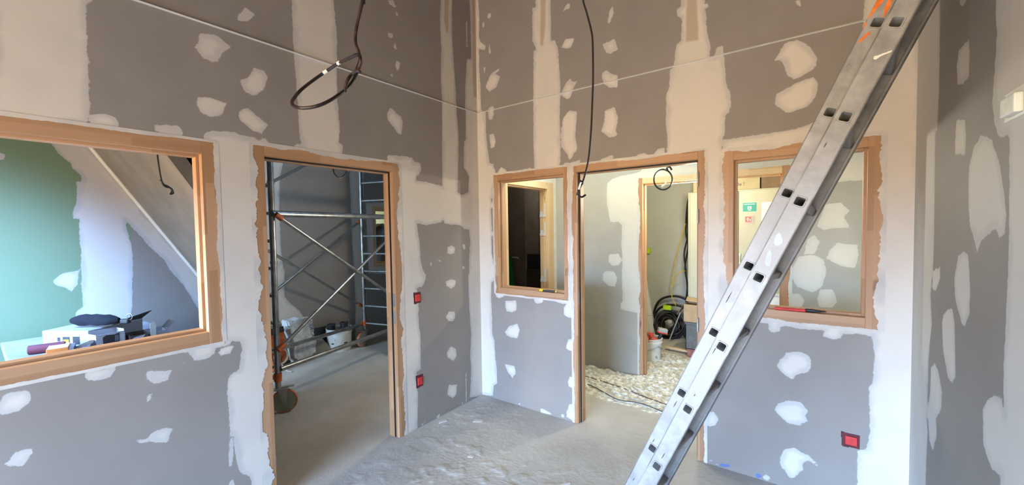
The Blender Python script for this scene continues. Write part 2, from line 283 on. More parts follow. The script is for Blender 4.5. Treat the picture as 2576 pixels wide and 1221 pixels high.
def wall_mat(name, board=BOARD, thin=(.54, .495, .45), thick=(.68, .61, .525), tape=(.43, .32, .205), green=(.20, .275, .16)):
    mt, nt, b = _new(name)
    ac = nd(nt, 'ShaderNodeAttribute'); ac.attribute_name = 'compound'
    at_ = nd(nt, 'ShaderNodeAttribute'); at_.attribute_name = 'tape'
    ag = nd(nt, 'ShaderNodeAttribute'); ag.attribute_name = 'green'
    ab = nd(nt, 'ShaderNodeAttribute'); ab.attribute_name = 'blue'
    n1 = tex(nt, 34, 4, .6); n2 = tex(nt, 6, 3); n3 = tex(nt, 120, 2); n4 = tex(nt, 3.2, 4, .6)
    d = math_(nt, 'ADD', ac.outputs['Fac'], math_(nt, 'MULTIPLY', math_(nt, 'SUBTRACT', n1.outputs[0], .5), .022))
    d = math_(nt, 'ADD', d, math_(nt, 'MULTIPLY', math_(nt, 'SUBTRACT', n3.outputs[0], .5), .004))
    comp = smooth(nt, d, -.0025, .0035)
    d2 = math_(nt, 'ADD', ac.outputs['Fac'], math_(nt, 'MULTIPLY', math_(nt, 'SUBTRACT', n2.outputs[0], .5), .09))
    thickf = smooth(nt, d2, .004, .035)
    bcol = mixc(nt, smooth(nt, n4.outputs[0], .3, .7), tuple(x * .96 for x in board), tuple(x * 1.05 for x in board))
    bcol = mixc(nt, smooth(nt, ag.outputs['Fac'], -.002, .002), bcol, green)
    ccol = mixc(nt, thickf, thin, thick)
    ccol = mixc(nt, math_(nt, 'MULTIPLY', smooth(nt, n4.outputs[0], .4, .75), .35), ccol, thin)
    c = mixc(nt, comp, bcol, ccol)
    tf = math_(nt, 'MULTIPLY', smooth(nt, math_(nt, 'ADD', at_.outputs['Fac'], math_(nt, 'MULTIPLY', math_(nt, 'SUBTRACT', n2.outputs[0], .5), .02)), -.006, .012), .75)
    c = mixc(nt, tf, c, tape)
    c = mixc(nt, smooth(nt, ab.outputs['Fac'], -.002, .003), c, (.13, .17, .36))
    nt.links.new(c, b.inputs['Base Color'])
    b.inputs['Roughness'].default_value = .62
    b.inputs['Specular IOR Level'].default_value = .3
    h = math_(nt, 'ADD', math_(nt, 'MULTIPLY', comp, 1.0), math_(nt, 'MULTIPLY', n1.outputs[0], math_(nt, 'MULTIPLY', comp, .25)))
    bump(nt, b, h, .35, .0016)
    return mt
def wood_mat(name, axis, c1=(.36, .185, .085), c2=(.51, .29, .155), blocks=2.2):
    mt, nt, b = _new(name)
    t = nd(nt, 'ShaderNodeTexCoord'); s = nd(nt, 'ShaderNodeSeparateXYZ'); nt.links.new(t.outputs['Object'], s.inputs[0])
    ax = s.outputs[axis]
    others = [s.outputs[k] for k in range(3) if k != axis]
    lam = math_(nt, 'FLOOR', math_(nt, 'MULTIPLY', math_(nt, 'ADD', others[0], others[1]), 26))
    off = nd(nt, 'ShaderNodeTexWhiteNoise'); off.noise_dimensions = '1D'; nt.links.new(lam, off.inputs['W'])
    blk = math_(nt, 'FLOOR', math_(nt, 'ADD', math_(nt, 'MULTIPLY', ax, blocks), math_(nt, 'MULTIPLY', off.outputs[0], 3)))
    wn_ = nd(nt, 'ShaderNodeTexWhiteNoise'); wn_.noise_dimensions = '2D'
    cx = nd(nt, 'ShaderNodeCombineXYZ'); nt.links.new(blk, cx.inputs[0]); nt.links.new(lam, cx.inputs[1]); nt.links.new(cx.outputs[0], wn_.inputs['Vector'])
    scl = [30, 30, 30]; scl[axis] = 1.6
    g = tex(nt, 1.6, 5, .65, scl=scl)
    f = math_(nt, 'ADD', math_(nt, 'MULTIPLY', wn_.outputs[0], .55), math_(nt, 'MULTIPLY', g.outputs[0], .5))
    c = mixc(nt, smooth(nt, f, .15, .95), c1, c2)
    scl = [9, 9, 9]; scl[axis] = 3.0
    k = tex(nt, 1.0, 2, .5, scl=scl)
    c = mixc(nt, math_(nt, 'MULTIPLY', smooth(nt, k.outputs[0], .70, .78), .75), c, (.10, .045, .022))
    nt.links.new(c, b.inputs['Base Color']); b.inputs['Roughness'].default_value = .5
    bump(nt, b, g.outputs[0], .12, .002)
    return mt
M_wall = wall_mat('painted_joint_board')
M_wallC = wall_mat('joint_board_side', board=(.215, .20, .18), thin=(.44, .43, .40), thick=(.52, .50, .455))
M_store = simple('store_wall_white', (.62, .62, .55), .7, var=.03, vs=3)
M_plain = simple('plain_board', (.27, .255, .24), .75, var=.05, vs=4)
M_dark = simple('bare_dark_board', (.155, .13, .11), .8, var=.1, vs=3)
WX, WY, WZ = wood_mat('beech_x', 0), wood_mat('beech_y', 1), wood_mat('beech_z', 2)
PX, PY, PZ = (wood_mat('pine_' + 'xyz'[k], k, (.62, .40, .20), (.72, .52, .30)) for k in range(3))
M_rubber = simple('black_rubber', (.012, .012, .013), .7, var=.2)
M_steel = simple('hinge_steel', (.36, .355, .34), .45, .6, var=.1)
M_conc = simple('rough_concrete', (.185, .155, .12), .9, var=.12, vs=5, bs=40, bst=.4)
M_comp = simple('compound_smear', (.56, .525, .48), .7, var=.08, vs=14, bs=50, bst=.2)

def floor_mat():
    mt, nt, b = _new('dusty_screed')
    a = tex(nt, 1.5, 5, .6); c_ = tex(nt, 22, 5, .7); f = tex(nt, 75, 3, .6); g = tex(nt, 9, 5, .65)
    c = mixc(nt, smooth(nt, a.outputs[0], .32, .68), (.43, .40, .355), (.54, .505, .455))
    c = mixc(nt, math_(nt, 'MULTIPLY', smooth(nt, g.outputs[0], .52, .72), .5), c, (.53, .50, .455))
    c = mixc(nt, math_(nt, 'MULTIPLY', smooth(nt, c_.outputs[0], .62, .78), .45), c, (.27, .255, .23))
    nt.links.new(c, b.inputs['Base Color']); b.inputs['Roughness'].default_value = .85
    # rougher, crusty patches where crumbs were trodden in
    r = smooth(nt, tex(nt, .9, 2, .5).outputs[0], .38, .6, .25, 1.0)
    h = math_(nt, 'ADD', math_(nt, 'MULTIPLY', c_.outputs[0], r), math_(nt, 'MULTIPLY', f.outputs[0], .35))
    h = math_(nt, 'ADD', h, math_(nt, 'MULTIPLY', g.outputs[0], .8))
    bump(nt, b, h, .32, .008)
    return mt
M_floor = floor_mat()
def alu_mat():
    mt, nt, b = _new('worn_aluminium')
    a = tex(nt, 14, 5, .65); s = tex(nt, 3.5, 4, .6); k = tex(nt, 46, 3, .6); z = tex(nt, 8, 3, .5, scl=(1, 1, 3))
    c = mixc(nt, smooth(nt, a.outputs[0], .3, .7), (.25, .238, .222), (.37, .355, .335))
    c = mixc(nt, math_(nt, 'MULTIPLY', smooth(nt, s.outputs[0], .55, .7), .5), c, (.45, .43, .40))
    c = mixc(nt, math_(nt, 'MULTIPLY', smooth(nt, k.outputs[0], .70, .76), .65), c, (.13, .115, .10))
    c = mixc(nt, math_(nt, 'MULTIPLY', smooth(nt, z.outputs[0], .66, .69), .5), c, (.30, .325, .345))
    nt.links.new(c, b.inputs['Base Color'])
    b.inputs['Metallic'].default_value = .35
    nt.links.new(smooth(nt, a.outputs[0], .3, .7, .42, .62), b.inputs['Roughness'])
    bump(nt, b, k.outputs[0], .08, .002)
    return mt
M_alu = alu_mat()

# ------------------------------------------------------------------ mesh helpers
OFF = {}
class MB:
    def __init__(s): s.bm = bmesh.new()
    def box(s, lo, hi, M=None, bev=0, f=None):
        vs = [s.bm.verts.new((x, y, z)) for x in (lo[0], hi[0]) for y in (lo[1], hi[1]) for z in (lo[2], hi[2])]
        fs = [s.bm.faces.new([vs[i] for i in q]) for q in ((0, 1, 3, 2), (4, 6, 7, 5), (0, 4, 5, 1), (2, 3, 7, 6), (0, 2, 6, 4), (1, 5, 7, 3))]
        if bev:
            es = list({e for q in fs for e in q.edges})
            r = bmesh.ops.bevel(s.bm, geom=es, offset=bev, segments=2, affect='EDGES', profile=.5)
            vs = list({v for q in r['faces'] for v in q.verts} | {v for v in vs if v.is_valid})
        for v in vs:
            if f: v.co = f(*v.co)
            elif M: v.co = M @ v.co
        return s
    def rings(s, rings, closed=False, cap=True):
        rv = [[s.bm.verts.new(p) for p in r] for r in rings]
        n = len(rv[0]); k = len(rv)
        for i in range(k if closed else k - 1):
            a, b = rv[i], rv[(i + 1) % k]
            for j in range(n):
                s.bm.faces.new((a[j], a[(j + 1) % n], b[(j + 1) % n], b[j]))
        if cap and not closed:
            s.bm.faces.new(rv[0][::-1]); s.bm.faces.new(rv[-1])
        return s
    def tube(s, pts, r, seg=8, closed=False, smooth_n=0, flat=None):
        P = [Vector(p) for p in pts]
        if smooth_n: P = catmull(P, smooth_n, closed)
        n = len(P); rs = r if isinstance(r, (list, tuple)) else [r] * n
        up = None; R = []
        for i in range(n):
            a = P[(i - 1) % n] if (closed or i > 0) else P[i]; b = P[(i + 1) % n] if (closed or i < n - 1) else P[i]
            t = (b - a).normalized()
            if up is None: up = t.orthogonal().normalized()
            up = (up - t * up.dot(t)); up = up.normalized() if up.length > 1e-6 else t.orthogonal().normalized()
            bi = t.cross(up)
            R.append([P[i] + (up * math.cos(2 * math.pi * k / seg) + bi * math.sin(2 * math.pi * k / seg)) * rs[i] for k in range(seg)])
        return s.rings(R, closed)
    def cyl(s, a, b, r, r2=None, seg=16): return s.tube([a, b], [r, r if r2 is None else r2], seg)
    def lathe(s, prof, M, seg=24):
        R = [[M @ Vector((r * math.cos(2 * math.pi * k / seg), r * math.sin(2 * math.pi * k / seg), z)) for k in range(seg)] for r, z in prof]
        return s.rings(R)
    def prism(s, poly, z0, z1, M):
        return s.rings([[M @ Vector((x, y, z)) for x, y in poly] for z in (z0, z1)])
    def build(s, name, mat, parent=None, base=None, sm=False, recalc=True):
        if recalc: bmesh.ops.recalc_face_normals(s.bm, faces=s.bm.faces)
        me = bpy.data.meshes.new(name)
        if parent is not None: off = OFF[parent.name]
        else: off = Vector(base) if base is not None else Vector((0, 0, 0))
        for v in s.bm.verts: v.co -= off
        s.bm.to_mesh(me); s.bm.free()
        o = bpy.data.objects.new(name, me); col.objects.link(o)
        me.materials.append(mat)
        if parent is not None: o.parent = parent
        else: o.location = off
        OFF[o.name] = off
        if sm:
            for p in me.polygons: p.use_smooth = True
            try: me.set_sharp_from_angle(angle=math.radians(38))
            except Exception: pass
        return o
def catmull(P, n, closed=False):
    out = []; k = len(P)
    for i in range(k if closed else k - 1):
        p0 = P[(i - 1) % k] if (closed or i > 0) else P[i] * 2 - P[i + 1]
        p1, p2 = P[i], P[(i + 1) % k]
        p3 = P[(i + 2) % k] if (closed or i < k - 2) else p2 * 2 - p1
        for j in range(n):
            t = j / n
            out.append(.5 * ((2 * p1) + (p2 - p0) * t + (2 * p0 - 5 * p1 + 4 * p2 - p3) * t * t + (3 * p1 - p0 - 3 * p2 + p3) * t ** 3))
    if not closed: out.append(P[-1])
    return out
def tag(o, label=None, cat=None, group=None, kind=None):
    if label: o['label'] = label
    if cat: o['category'] = cat
    if group: o['group'] = group
    if kind: o['kind'] = kind
    return o
def thing(name, loc, label=None, cat=None, group=None, kind=None):
    o = bpy.data.objects.new(name, None); col.objects.link(o); o.location = loc; o.empty_display_size = .1
    OFF[o.name] = Vector(loc)
    return tag(o, label, cat, group, kind)
def struct(o): o['kind'] = 'structure'; return o
def T_(loc, rz=0, rx=0, ry=0):
    return Matrix.Translation(loc) @ Matrix.Rotation(rz, 4, 'Z') @ Matrix.Rotation(ry, 4, 'Y') @ Matrix.Rotation(rx, 4, 'X')
def rsq(h, r, n=4):
    out = []
    for k, (sx, sy) in enumerate(((1, 1), (-1, 1), (-1, -1), (1, -1))):
        for j in range(n + 1):
            a = math.pi / 2 * (k + j / n)
            out.append((sx * (h - r) + r * math.cos(a), sy * (h - r) + r * math.sin(a)))
    return out

# ------------------------------------------------------------------ walls
PL = {}
for ln in POLYS.strip().splitlines():
    h_, *ps = ln.split()
    PL.setdefault(h_[0], {}).setdefault(h_[1], []).append(np.array([[float(a) / 1000 for a in p.split(',')] for p in ps]))
def sdf(polys, X, Z, margin=.09):
    out = np.full(X.shape, -margin)
    for P in polys or []:
        lo, hi = P.min(0) - margin, P.max(0) + margin
        idx = np.nonzero((X > lo[0]) & (X < hi[0]) & (Z > lo[1]) & (Z < hi[1]))[0]
        if not len(idx): continue
        x, z = X[idx], Z[idx]
        d2 = np.full(x.shape, 1e9); ins = np.zeros(x.shape, bool)
        for i in range(len(P)):
            a, b = P[i], P[(i + 1) % len(P)]
            e = b - a; L = e @ e + 1e-12
            t = np.clip(((x - a[0]) * e[0] + (z - a[1]) * e[1]) / L, 0, 1)
            d2 = np.minimum(d2, (x - a[0] - t * e[0]) ** 2 + (z - a[1] - t * e[1]) ** 2)
            if a[1] != b[1]:
                ins ^= ((a[1] > z) != (b[1] > z)) & (x < (b[0] - a[0]) * (z - a[1]) / (b[1] - a[1]) + a[0])
        d = np.where(ins, 1, -1) * np.sqrt(d2)
        out[idx] = np.maximum(out[idx], d)
    return np.clip(out, -margin, .12)
def lines(a, b, step, extra):
    v = np.concatenate([np.linspace(a, b, max(2, int(round((b - a) / step)) + 1)), [e for e in extra if a <= e <= b]])
    return np.unique(np.round(v, 5))
def wall(name, f, u0, u1, z0, z1, holes, key, step, th, mat, smears=()):
    """f(u, z, d): d goes into the wall. Front skin is a fine grid, back skin coarse."""
    ver, fac = [], []; C_, Tp, G_, B_ = [], [], [], []
    hs = [h for h in holes]
    eu = [v for h in hs for v in h[:2]]; ez = [v for h in hs for v in h[2:]]
    def skin(us, zs, d, flip):
        b0 = len(ver); nu, nz = len(us), len(zs)
        UU, ZZ = np.meshgrid(us, zs, indexing='ij')
        for u, z in zip(UU.ravel(), ZZ.ravel()): ver.append(f(u, z, d))
        pk = PL.get(key, {}) if d == 0 else {}
        for arr, k in ((C_, 'c'), (Tp, 't'), (G_, 'g'), (B_, 'b')):
            arr.append(sdf(pk.get(k), UU.ravel(), ZZ.ravel()))
        uc, zc = (us[1:] + us[:-1]) / 2, (zs[1:] + zs[:-1]) / 2
        keep = np.ones((nu - 1, nz - 1), bool)
        for a, b, c, e_ in hs: keep &= ~(((uc > a) & (uc < b))[:, None] & ((zc > c) & (zc < e_))[None, :])
        for i, j in zip(*np.nonzero(keep)):
            q = [b0 + i * nz + j, b0 + (i + 1) * nz + j, b0 + (i + 1) * nz + j + 1, b0 + i * nz + j + 1]
            fac.append(q[::-1] if flip else q)
    skin(lines(u0, u1, step, eu), lines(z0, z1, step, ez), 0, False)
    if th: skin(lines(u0, u1, 9, eu), lines(z0, z1, 9, ez), th, True)
    def quad(pts):
        b0 = len(ver); ver.extend(pts); fac.append(list(range(b0, b0 + len(pts))))
        for arr, v in ((C_, -.09), (Tp, -.09), (G_, -.09), (B_, -.09)): arr.append(np.full(len(pts), v))
    if th:
        for a, b in ((u0, u1),):
            quad([f(a, z0, 0), f(a, z1, 0), f(a, z1, th), f(a, z0, th)]); quad([f(b, z0, th), f(b, z1, th), f(b, z1, 0), f(b, z0, 0)])
        quad([f(u0, z1, 0), f(u1, z1, 0), f(u1, z1, th), f(u0, z1, th)])
        for a, b, c, e_ in hs:
            quad([f(a, c, 0), f(a, e_, 0), f(a, e_, th), f(a, c, th)]); quad([f(b, c, th), f(b, e_, th), f(b, e_, 0), f(b, c, 0)])
            quad([f(a, e_, th), f(b, e_, th), f(b, e_, 0), f(a, e_, 0)])
            if c > z0 + .02: quad([f(a, c, 0), f(b, c, 0), f(b, c, th), f(a, c, th)])
    # ragged compound smeared from the wall over the edges of the frames
    for (pts, inward, amp, seed) in smears:
        SEP[0] = (SEP[0] + 1) % 5; dz = -.0010 - .00025 * SEP[0]
        a, b = Vector(pts[0]), Vector(pts[1]); L = (b - a).length; n = max(2, int(L / .006)); iv = Vector(inward)
        prev = None
        for k in range(n + 1):
            p = a + (b - a) * (k / n); s = k / n * L
            w = amp * (.55 + 1.2 * noise.noise((s * 2.7, seed, 0)) + .7 * noise.noise((s * 9, seed, 9)) + .35 * noise.noise((s * 27, seed, 3)) + .25 * noise.noise((s * 80, seed, 5)))
            w = max(.001, w)
            i0 = p - iv * .012; i1 = p + iv * w
            cur = (f(i0.x, i0.y, dz), f(i1.x, i1.y, dz), f(i1.x, i1.y, .0))
            if prev:
                for q in ((0, 1), (1, 2)):
                    b0 = len(ver); ver.extend([prev[q[0]], cur[q[0]], cur[q[1]], prev[q[1]]]); fac.append([b0, b0 + 1, b0 + 2, b0 + 3])
                    C_.append(np.full(4, .02)); Tp.append(np.full(4, -.09)); G_.append(np.full(4, -.09)); B_.append(np.full(4, -.09))
            prev = cur
    me = bpy.data.meshes.new(name); me.from_pydata([tuple(v) for v in ver], [], fac); me.update()
    for nm, arr in (('compound', C_), ('tape', Tp), ('green', G_), ('blue', B_)):
        a_ = me.attributes.new(nm, 'FLOAT', 'POINT'); a_.data.foreach_set('value', np.concatenate(arr).astype(np.float32))
    me.materials.append(mat)
    o = bpy.data.objects.new(name, me); col.objects.link(o)
    return struct(o)
def fL(u, z, d): return Vector((-d, u, z))          # left wall, faces +x
def fR(u, z, d): return Vector((u, d, z))           # back wall, faces -y
XC = 2.945
def fC(u, z, d): return Vector((XC + d, u, z))      # right wall, faces -x
SEP = [0]
def smear_sides(u0, u1, z0, z1, amp, seed, sill=True):
    out = [(((u0, z0), (u0, z1)), (1, 0), amp, seed), (((u1, z0), (u1, z1)), (-1, 0), amp * .9, seed + 7), (((u0, z1), (u1, z1)), (0, -1), amp * .55, seed + 13)]
    if sill: out.append((((u0, z0), (u1, z0)), (0, 1), amp * .35, seed + 21))
    return [(tuple(Vector((*p, 0)) for p in s), (*iv, 0), a, sd) for s, iv, a, sd in out]
FW = .066
# openings: (u0,u1,z0,z1) of the clear front rebate
D1 = (-1.855, -.974, 0, 2.032); W1 = (-3.36, -2.153, 1.081, 2.003)
W2 = (.23, .905, 1.049, 2.026); D2 = (1.025, 1.916, 0, 2.030); W3 = (2.124, 2.762, 1.077, 2.003)
def outer(o, sill): return (o[0] - FW, o[1] + FW, o[2] - (FW if sill else 0), o[3] + FW)
D2o = (D2[0] - .045, D2[1] + .05, 0, D2[3] + .058)
W2o = (W2[0] - .050, W2[1] + .044, W2[2] - .055, W2[3] + .062)
sL = smear_sides(*outer(D1, 0), .034, 1, False) + smear_sides(*outer(W1, 1), .016, 2)
sR = smear_sides(*W2o, .014, 3) + smear_sides(*D2o, .016, 4, False) + smear_sides(*outer(W3, 1), .030, 5)
wall('wall_left', fL, -4.8, 0, 0, 4.25, [outer(D1, 0), outer(W1, 1)], 'L', .0125, .10, M_wall, sL)
wall('wall_back', fR, 0, XC, 0, 4.25, [W2o, D2o, outer(W3, 1)], 'R', .0125, .10, M_wall, sR)
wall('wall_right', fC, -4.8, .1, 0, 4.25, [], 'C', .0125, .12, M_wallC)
def fF(u, z, d): return Vector((u, -6.2 - d, z))
wall('wall_front', fF, -.1, XC, 0, 4.25, [(.15, 2.8, .06, 1.96)], '-', .5, .2, M_plain)
def fV(u, z, d): return Vector((u, 1.275 + d, z))
V1 = (1.125, 2.325, 0, 2.030)
wall('wall_corridor', fV, .1, 4.1, 0, 2.62, [(V1[0] - .045, V1[1] + FW, 0, V1[3] + FW)], 'V', .0125, .10, wall_mat('corridor_board', board=(.37, .35, .30), thin=(.54, .53, .47), thick=(.60, .57, .49)),  # board colour lifted to stand in for light missing in the corridor
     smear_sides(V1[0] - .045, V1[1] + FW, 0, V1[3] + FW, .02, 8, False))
def fE(u, z, d): return Vector((.1 - d, u, z))
E1 = (.325, 1.085, 0, 2.035)
wall('wall_corridor_end', fE, .1, 1.275, 0, 2.62, [(E1[0] - .07, E1[1] + .13, 0, E1[3] + .075)], '-', .05, .10, simple('cream_skim', (.66, .62, .52), .7, var=.06))
def fS(u, z, d): return Vector((-1.75 - d, u, z))
wall('wall_sloped_room', fS, -4.4, -1.66, 0, 2.75, [], 'S', .0125, .05, wall_mat('side_room_wall', thin=(.52, .50, .47), thick=(.66, .60, .54)))
def fT(u, z, d): return Vector((-2.78 - d, u, z))
W4 = (.815, 1.62, 1.09, 1.90)
wall('wall_scaffold_room', fT, -3.5, 1.9, 0, 3.2, [(W4[0] - .06, W4[1] + .06, W4[2] - .06, W4[3] + .06)], 'T', .0125, .08, M_wall)
def bx(name, lo, hi, mat): return struct(MB().box(lo, hi).build(name, mat))
# diagonal partition between the sloped room and the scaffold room
p0, p1 = Vector((-.1, -1.985, 0)), Vector((-1.80, -1.615, 0)); dv = (p1 - p0).normalized(); nv = Vector((-dv.y, dv.x, 0))
if nv.y > 0: nv = -nv
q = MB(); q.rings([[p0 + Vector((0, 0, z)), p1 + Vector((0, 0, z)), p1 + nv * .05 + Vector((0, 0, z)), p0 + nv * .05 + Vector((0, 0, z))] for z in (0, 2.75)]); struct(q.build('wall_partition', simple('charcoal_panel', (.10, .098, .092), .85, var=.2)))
bx('wall_sloped_room_end', (-1.80, -4.45, 0), (-1.55, -4.40, 2.75), M_plain)
bx('wall_sloped_room_side', (-1.55, -4.45, 1.95), (-.1, -4.40, 2.75), M_plain)
bx('wall_sloped_room_apron', (-1.55, -4.45, 0), (-.1, -4.40, 1.05), M_plain)
bx('wall_scaffold_room_side', (-2.86, -3.56, 0), (-1.80, -3.50, 3.2), M_plain)
bx('wall_scaffold_room_end', (-2.86, 1.9, 0), (-1.5, 1.98, 3.2), M_plain)
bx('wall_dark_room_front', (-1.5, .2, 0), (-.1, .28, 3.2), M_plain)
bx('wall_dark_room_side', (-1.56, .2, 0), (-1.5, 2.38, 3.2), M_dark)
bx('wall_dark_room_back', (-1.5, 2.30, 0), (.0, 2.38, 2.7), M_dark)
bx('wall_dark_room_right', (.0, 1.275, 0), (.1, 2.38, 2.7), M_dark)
bx('wall_store_room_back', (.2, 3.4, 0), (4.1, 3.48, 2.7), M_store)
bx('wall_store_room_left', (.2, 1.375, 0), (.28, 3.4, 2.7), M_store)
bx('wall_store_room_right', (4.02, 1.375, 0), (4.1, 3.4, 2.7), M_store)
bx('wall_corridor_right', (4.02, .1, 0), (4.1, 1.275, 2.62), M_plain)
bx('wall_corridor_front', (XC + .12, 0, 0), (4.1, .1, 2.62), M_plain)
bx('wall_left_extension', (-.1, -6.4, 1.96), (0, -4.8, 4.25), M_plain); bx('wall_left_pier', (-.1, -6.4, 0), (0, -6.0, 1.96), M_plain); bx('wall_right_extension', (XC, -6.4, 0), (XC + .12, -4.8, 4.25), M_plain)
bx('ceiling', (-.1, -6.4, 4.25), (XC + .12, .1, 4.33), simple('warm_ceiling', (.36, .26, .17), .8))
bx('ceiling_corridor', (.0, .1, 2.62), (4.1, 1.375, 2.70), M_plain)
bx('ceiling_store_room', (.2, 1.375, 2.7), (4.1, 3.48, 2.78), M_store)
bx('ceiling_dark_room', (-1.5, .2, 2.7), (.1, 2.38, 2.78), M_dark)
bx('ceiling_scaffold_room', (-2.86, -3.56, 3.2), (-.1, 1.98, 3.28), M_plain)
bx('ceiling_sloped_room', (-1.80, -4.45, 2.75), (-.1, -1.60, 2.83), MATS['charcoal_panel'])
# annex beyond the far little window
M_olive = simple('olive_plaster', (.50, .44, .20), .8, var=.08, vs=5)
bx('wall_annex_back', (-4.30, .2, 0), (-4.22, 2.4, 2.6), M_olive)
bx('wall_annex_left', (-4.22, .2, 0), (-2.86, .28, 2.6), M_olive)
bx('wall_annex_right', (-4.22, 2.32, 0), (-2.86, 2.4, 2.6), M_olive)
bx('ceiling_annex', (-4.30, .2, 2.6), (-2.86, 2.4, 2.68), M_olive)
# floor
q = MB(); FX = np.linspace(.0, XC, 246); FY = np.linspace(-1.95, .0, 164)
def fz(x, y):
    p = Vector((x, y, 0))
    a = max(0, noise.noise(p * 11) + .35 * noise.noise(p * 26) - .02); c_ = abs(noise.noise(p * 37))
    m_ = min(1, max(0, .55 + 1.6 * noise.noise(p * 1.3 + Vector((4, 2, 0)))))
    e_ = min(1, (x - .0) / .12, (XC - x) / .12, (y + 1.95) / .12, -y / .12)
    return max(0, e_) * (.25 + .75 * m_) * min(1, .35 + (-y) / 1.2) * (.0062 * min(1, a * 2.2) + .0024 * c_)
V = [[q.bm.verts.new((x, y, fz(x, y))) for y in FY] for x in FX]
for i in range(len(FX) - 1):
    for j in range(len(FY) - 1): q.bm.faces.new((V[i][j], V[i + 1][j], V[i + 1][j + 1], V[i][j + 1]))
for lo, hi in (((-4.4, -6.4), (.0, 3.5)), ((XC, -6.4), (4.2, 3.5)), ((.0, -6.4), (XC, -1.95)), ((.0, .0), (XC, 3.5))):
    q.bm.faces.new([q.bm.verts.new((*p, 0)) for p in (lo, (hi[0], lo[1]), hi, (lo[0], hi[1]))])
q.bm.faces.new([q.bm.verts.new(p) for p in ((-4.4, -6.4, -.1), (-4.4, 3.5, -.1), (4.2, 3.5, -.1), (4.2, -6.4, -.1))])
struct(q.build('floor', M_floor, recalc=False))

# underside of the sloped roof in the side room
SZ = lambda y: 2.276 - 1.658 * (y + 2.333)
M_slopec = simple('sloped_board_edge', (.60, .58, .52), .7, var=.06)
pts = [(-1.75, -2.62), (-.42, -2.62), (-.42, -2.02), (-1.75, -1.668)]
q = MB(); q.rings([[Vector((x, y, min(SZ(y), 2.75) + dz)) for x, y in pts] for dz in (0, .14)])
struct(q.build('ceiling_slope', M_conc))
# bevelled compound bead along the slope where it meets the far wall
q = MB()
def sb(u, dx, dz): return Vector((-1.75 + dx, u, SZ(u) + dz))
q.rings([[sb(u, 0, -.001), sb(u, .045, -.001), sb(u, .045, -.012), sb(u, 0, -.03)] for u in np.linspace(-2.6, -1.672, 30)])
struct(q.build('trim_3', M_slopec))

# thin white angle profile that marks the future ceiling line
M_white = simple('white_profile', (.62, .61, .585), .4, var=.04)
zp = 2.675
q = MB(); q.box((0, -4.6, zp - .005), (.002, -.013, zp)); q.box((.002, -4.6, zp - .002), (.013, -.013, zp)); struct(q.build('trim_1', M_white))
q = MB(); q.box((0, -.002, zp - .005), (XC, 0, zp)); q.box((0, -.013, zp - .002), (XC, -.002, zp)); struct(q.build('trim_2', M_white))

# ------------------------------------------------------------------ wooden frames
def frame(name, f, o, ou, sill, wood_u, wood_z, seal=False, dep=.10, reb=.04, stop=.013, hinges=()):
    """o: clear opening, ou: outer outline; members are jambs, head and sill with a stepped rebate."""
    u0, u1, z0, z1 = o; a0, a1, c0, c1 = ou
    root = thing(name, tuple(f((u0 + u1) / 2, z0, 0)), kind='structure')
    zb = c0
    for s, (ua, ub) in ((1, (a0, u0)), (-1, (u1, a1))):
        q = MB()
        q.box((ua, zb, 0), (ub, c1, reb), f=f, bev=.0015)
        q.box((ua, zb, reb + .004), (ub + stop, c1, dep) if s > 0 else (ub, c1, dep), f=f, bev=.0015) if s > 0 else q.box((ua - stop, zb, reb + .004), (ub, c1, dep), f=f, bev=.0015)
        q.box((ua + .004, zb, reb), (ub - .004, c1, reb + .004), f=f)
        j = q.build('jamb', wood_z, root); j['kind'] = 'structure'
    q = MB(); q.box((u0, z1, 0), (u1, c1, reb), f=f, bev=.0015); q.box((u0 + stop, z1 - stop, reb + .004), (u1 - stop, c1, dep), f=f, bev=.0015); q.box((u0, z1 + .004, reb), (u1, c1 - .004, reb + .004), f=f)
    q.build('head', wood_u, root)['kind'] = 'structure'
    if sill:
        q = MB(); q.box((u0, c0, 0), (u1, z0, reb), f=f, bev=.0015); q.box((u0 + stop, c0, reb + .004), (u1 - stop, z0 + stop, dep), f=f, bev=.0015); q.box((u0, c0 + .004, reb), (u1, z0 - .004, reb + .004), f=f)
        q.build('sill', wood_u, root)['kind'] = 'structure'
    if seal:
        q = MB()
        q.box((u0 + .0005, z0, reb - .003), (u0 + .009, z1, reb + .006), f=f); q.box((u1 - .009, z0, reb - .003), (u1 - .0005, z1, reb + .006), f=f)
        q.box((u0, z1 - .009, reb - .003), (u1, z1 - .0005, reb + .006), f=f)
        q.build('seal', M_rubber, root)['kind'] = 'structure'
    for (u, z, s) in hinges:
        q = MB(); q.cyl(f(u, z - .045, -.006), f(u, z + .045, -.006), .0062, seg=14); q.cyl(f(u, z - .050, -.006), f(u, z - .046, -.006), .0045); q.cyl(f(u, z + .046, -.006), f(u, z + .050, -.006), .0045)
        q.box((min(u, u + s * .006), z - .04, -.006), (max(u, u + s * .006), z + .04, .002), f=f)
        q.build('hinge', M_steel, root, sm=True)['kind'] = 'structure'
    return root
r = frame('door_1', fL, D1, outer(D1, 0), False, WY, WZ, True)
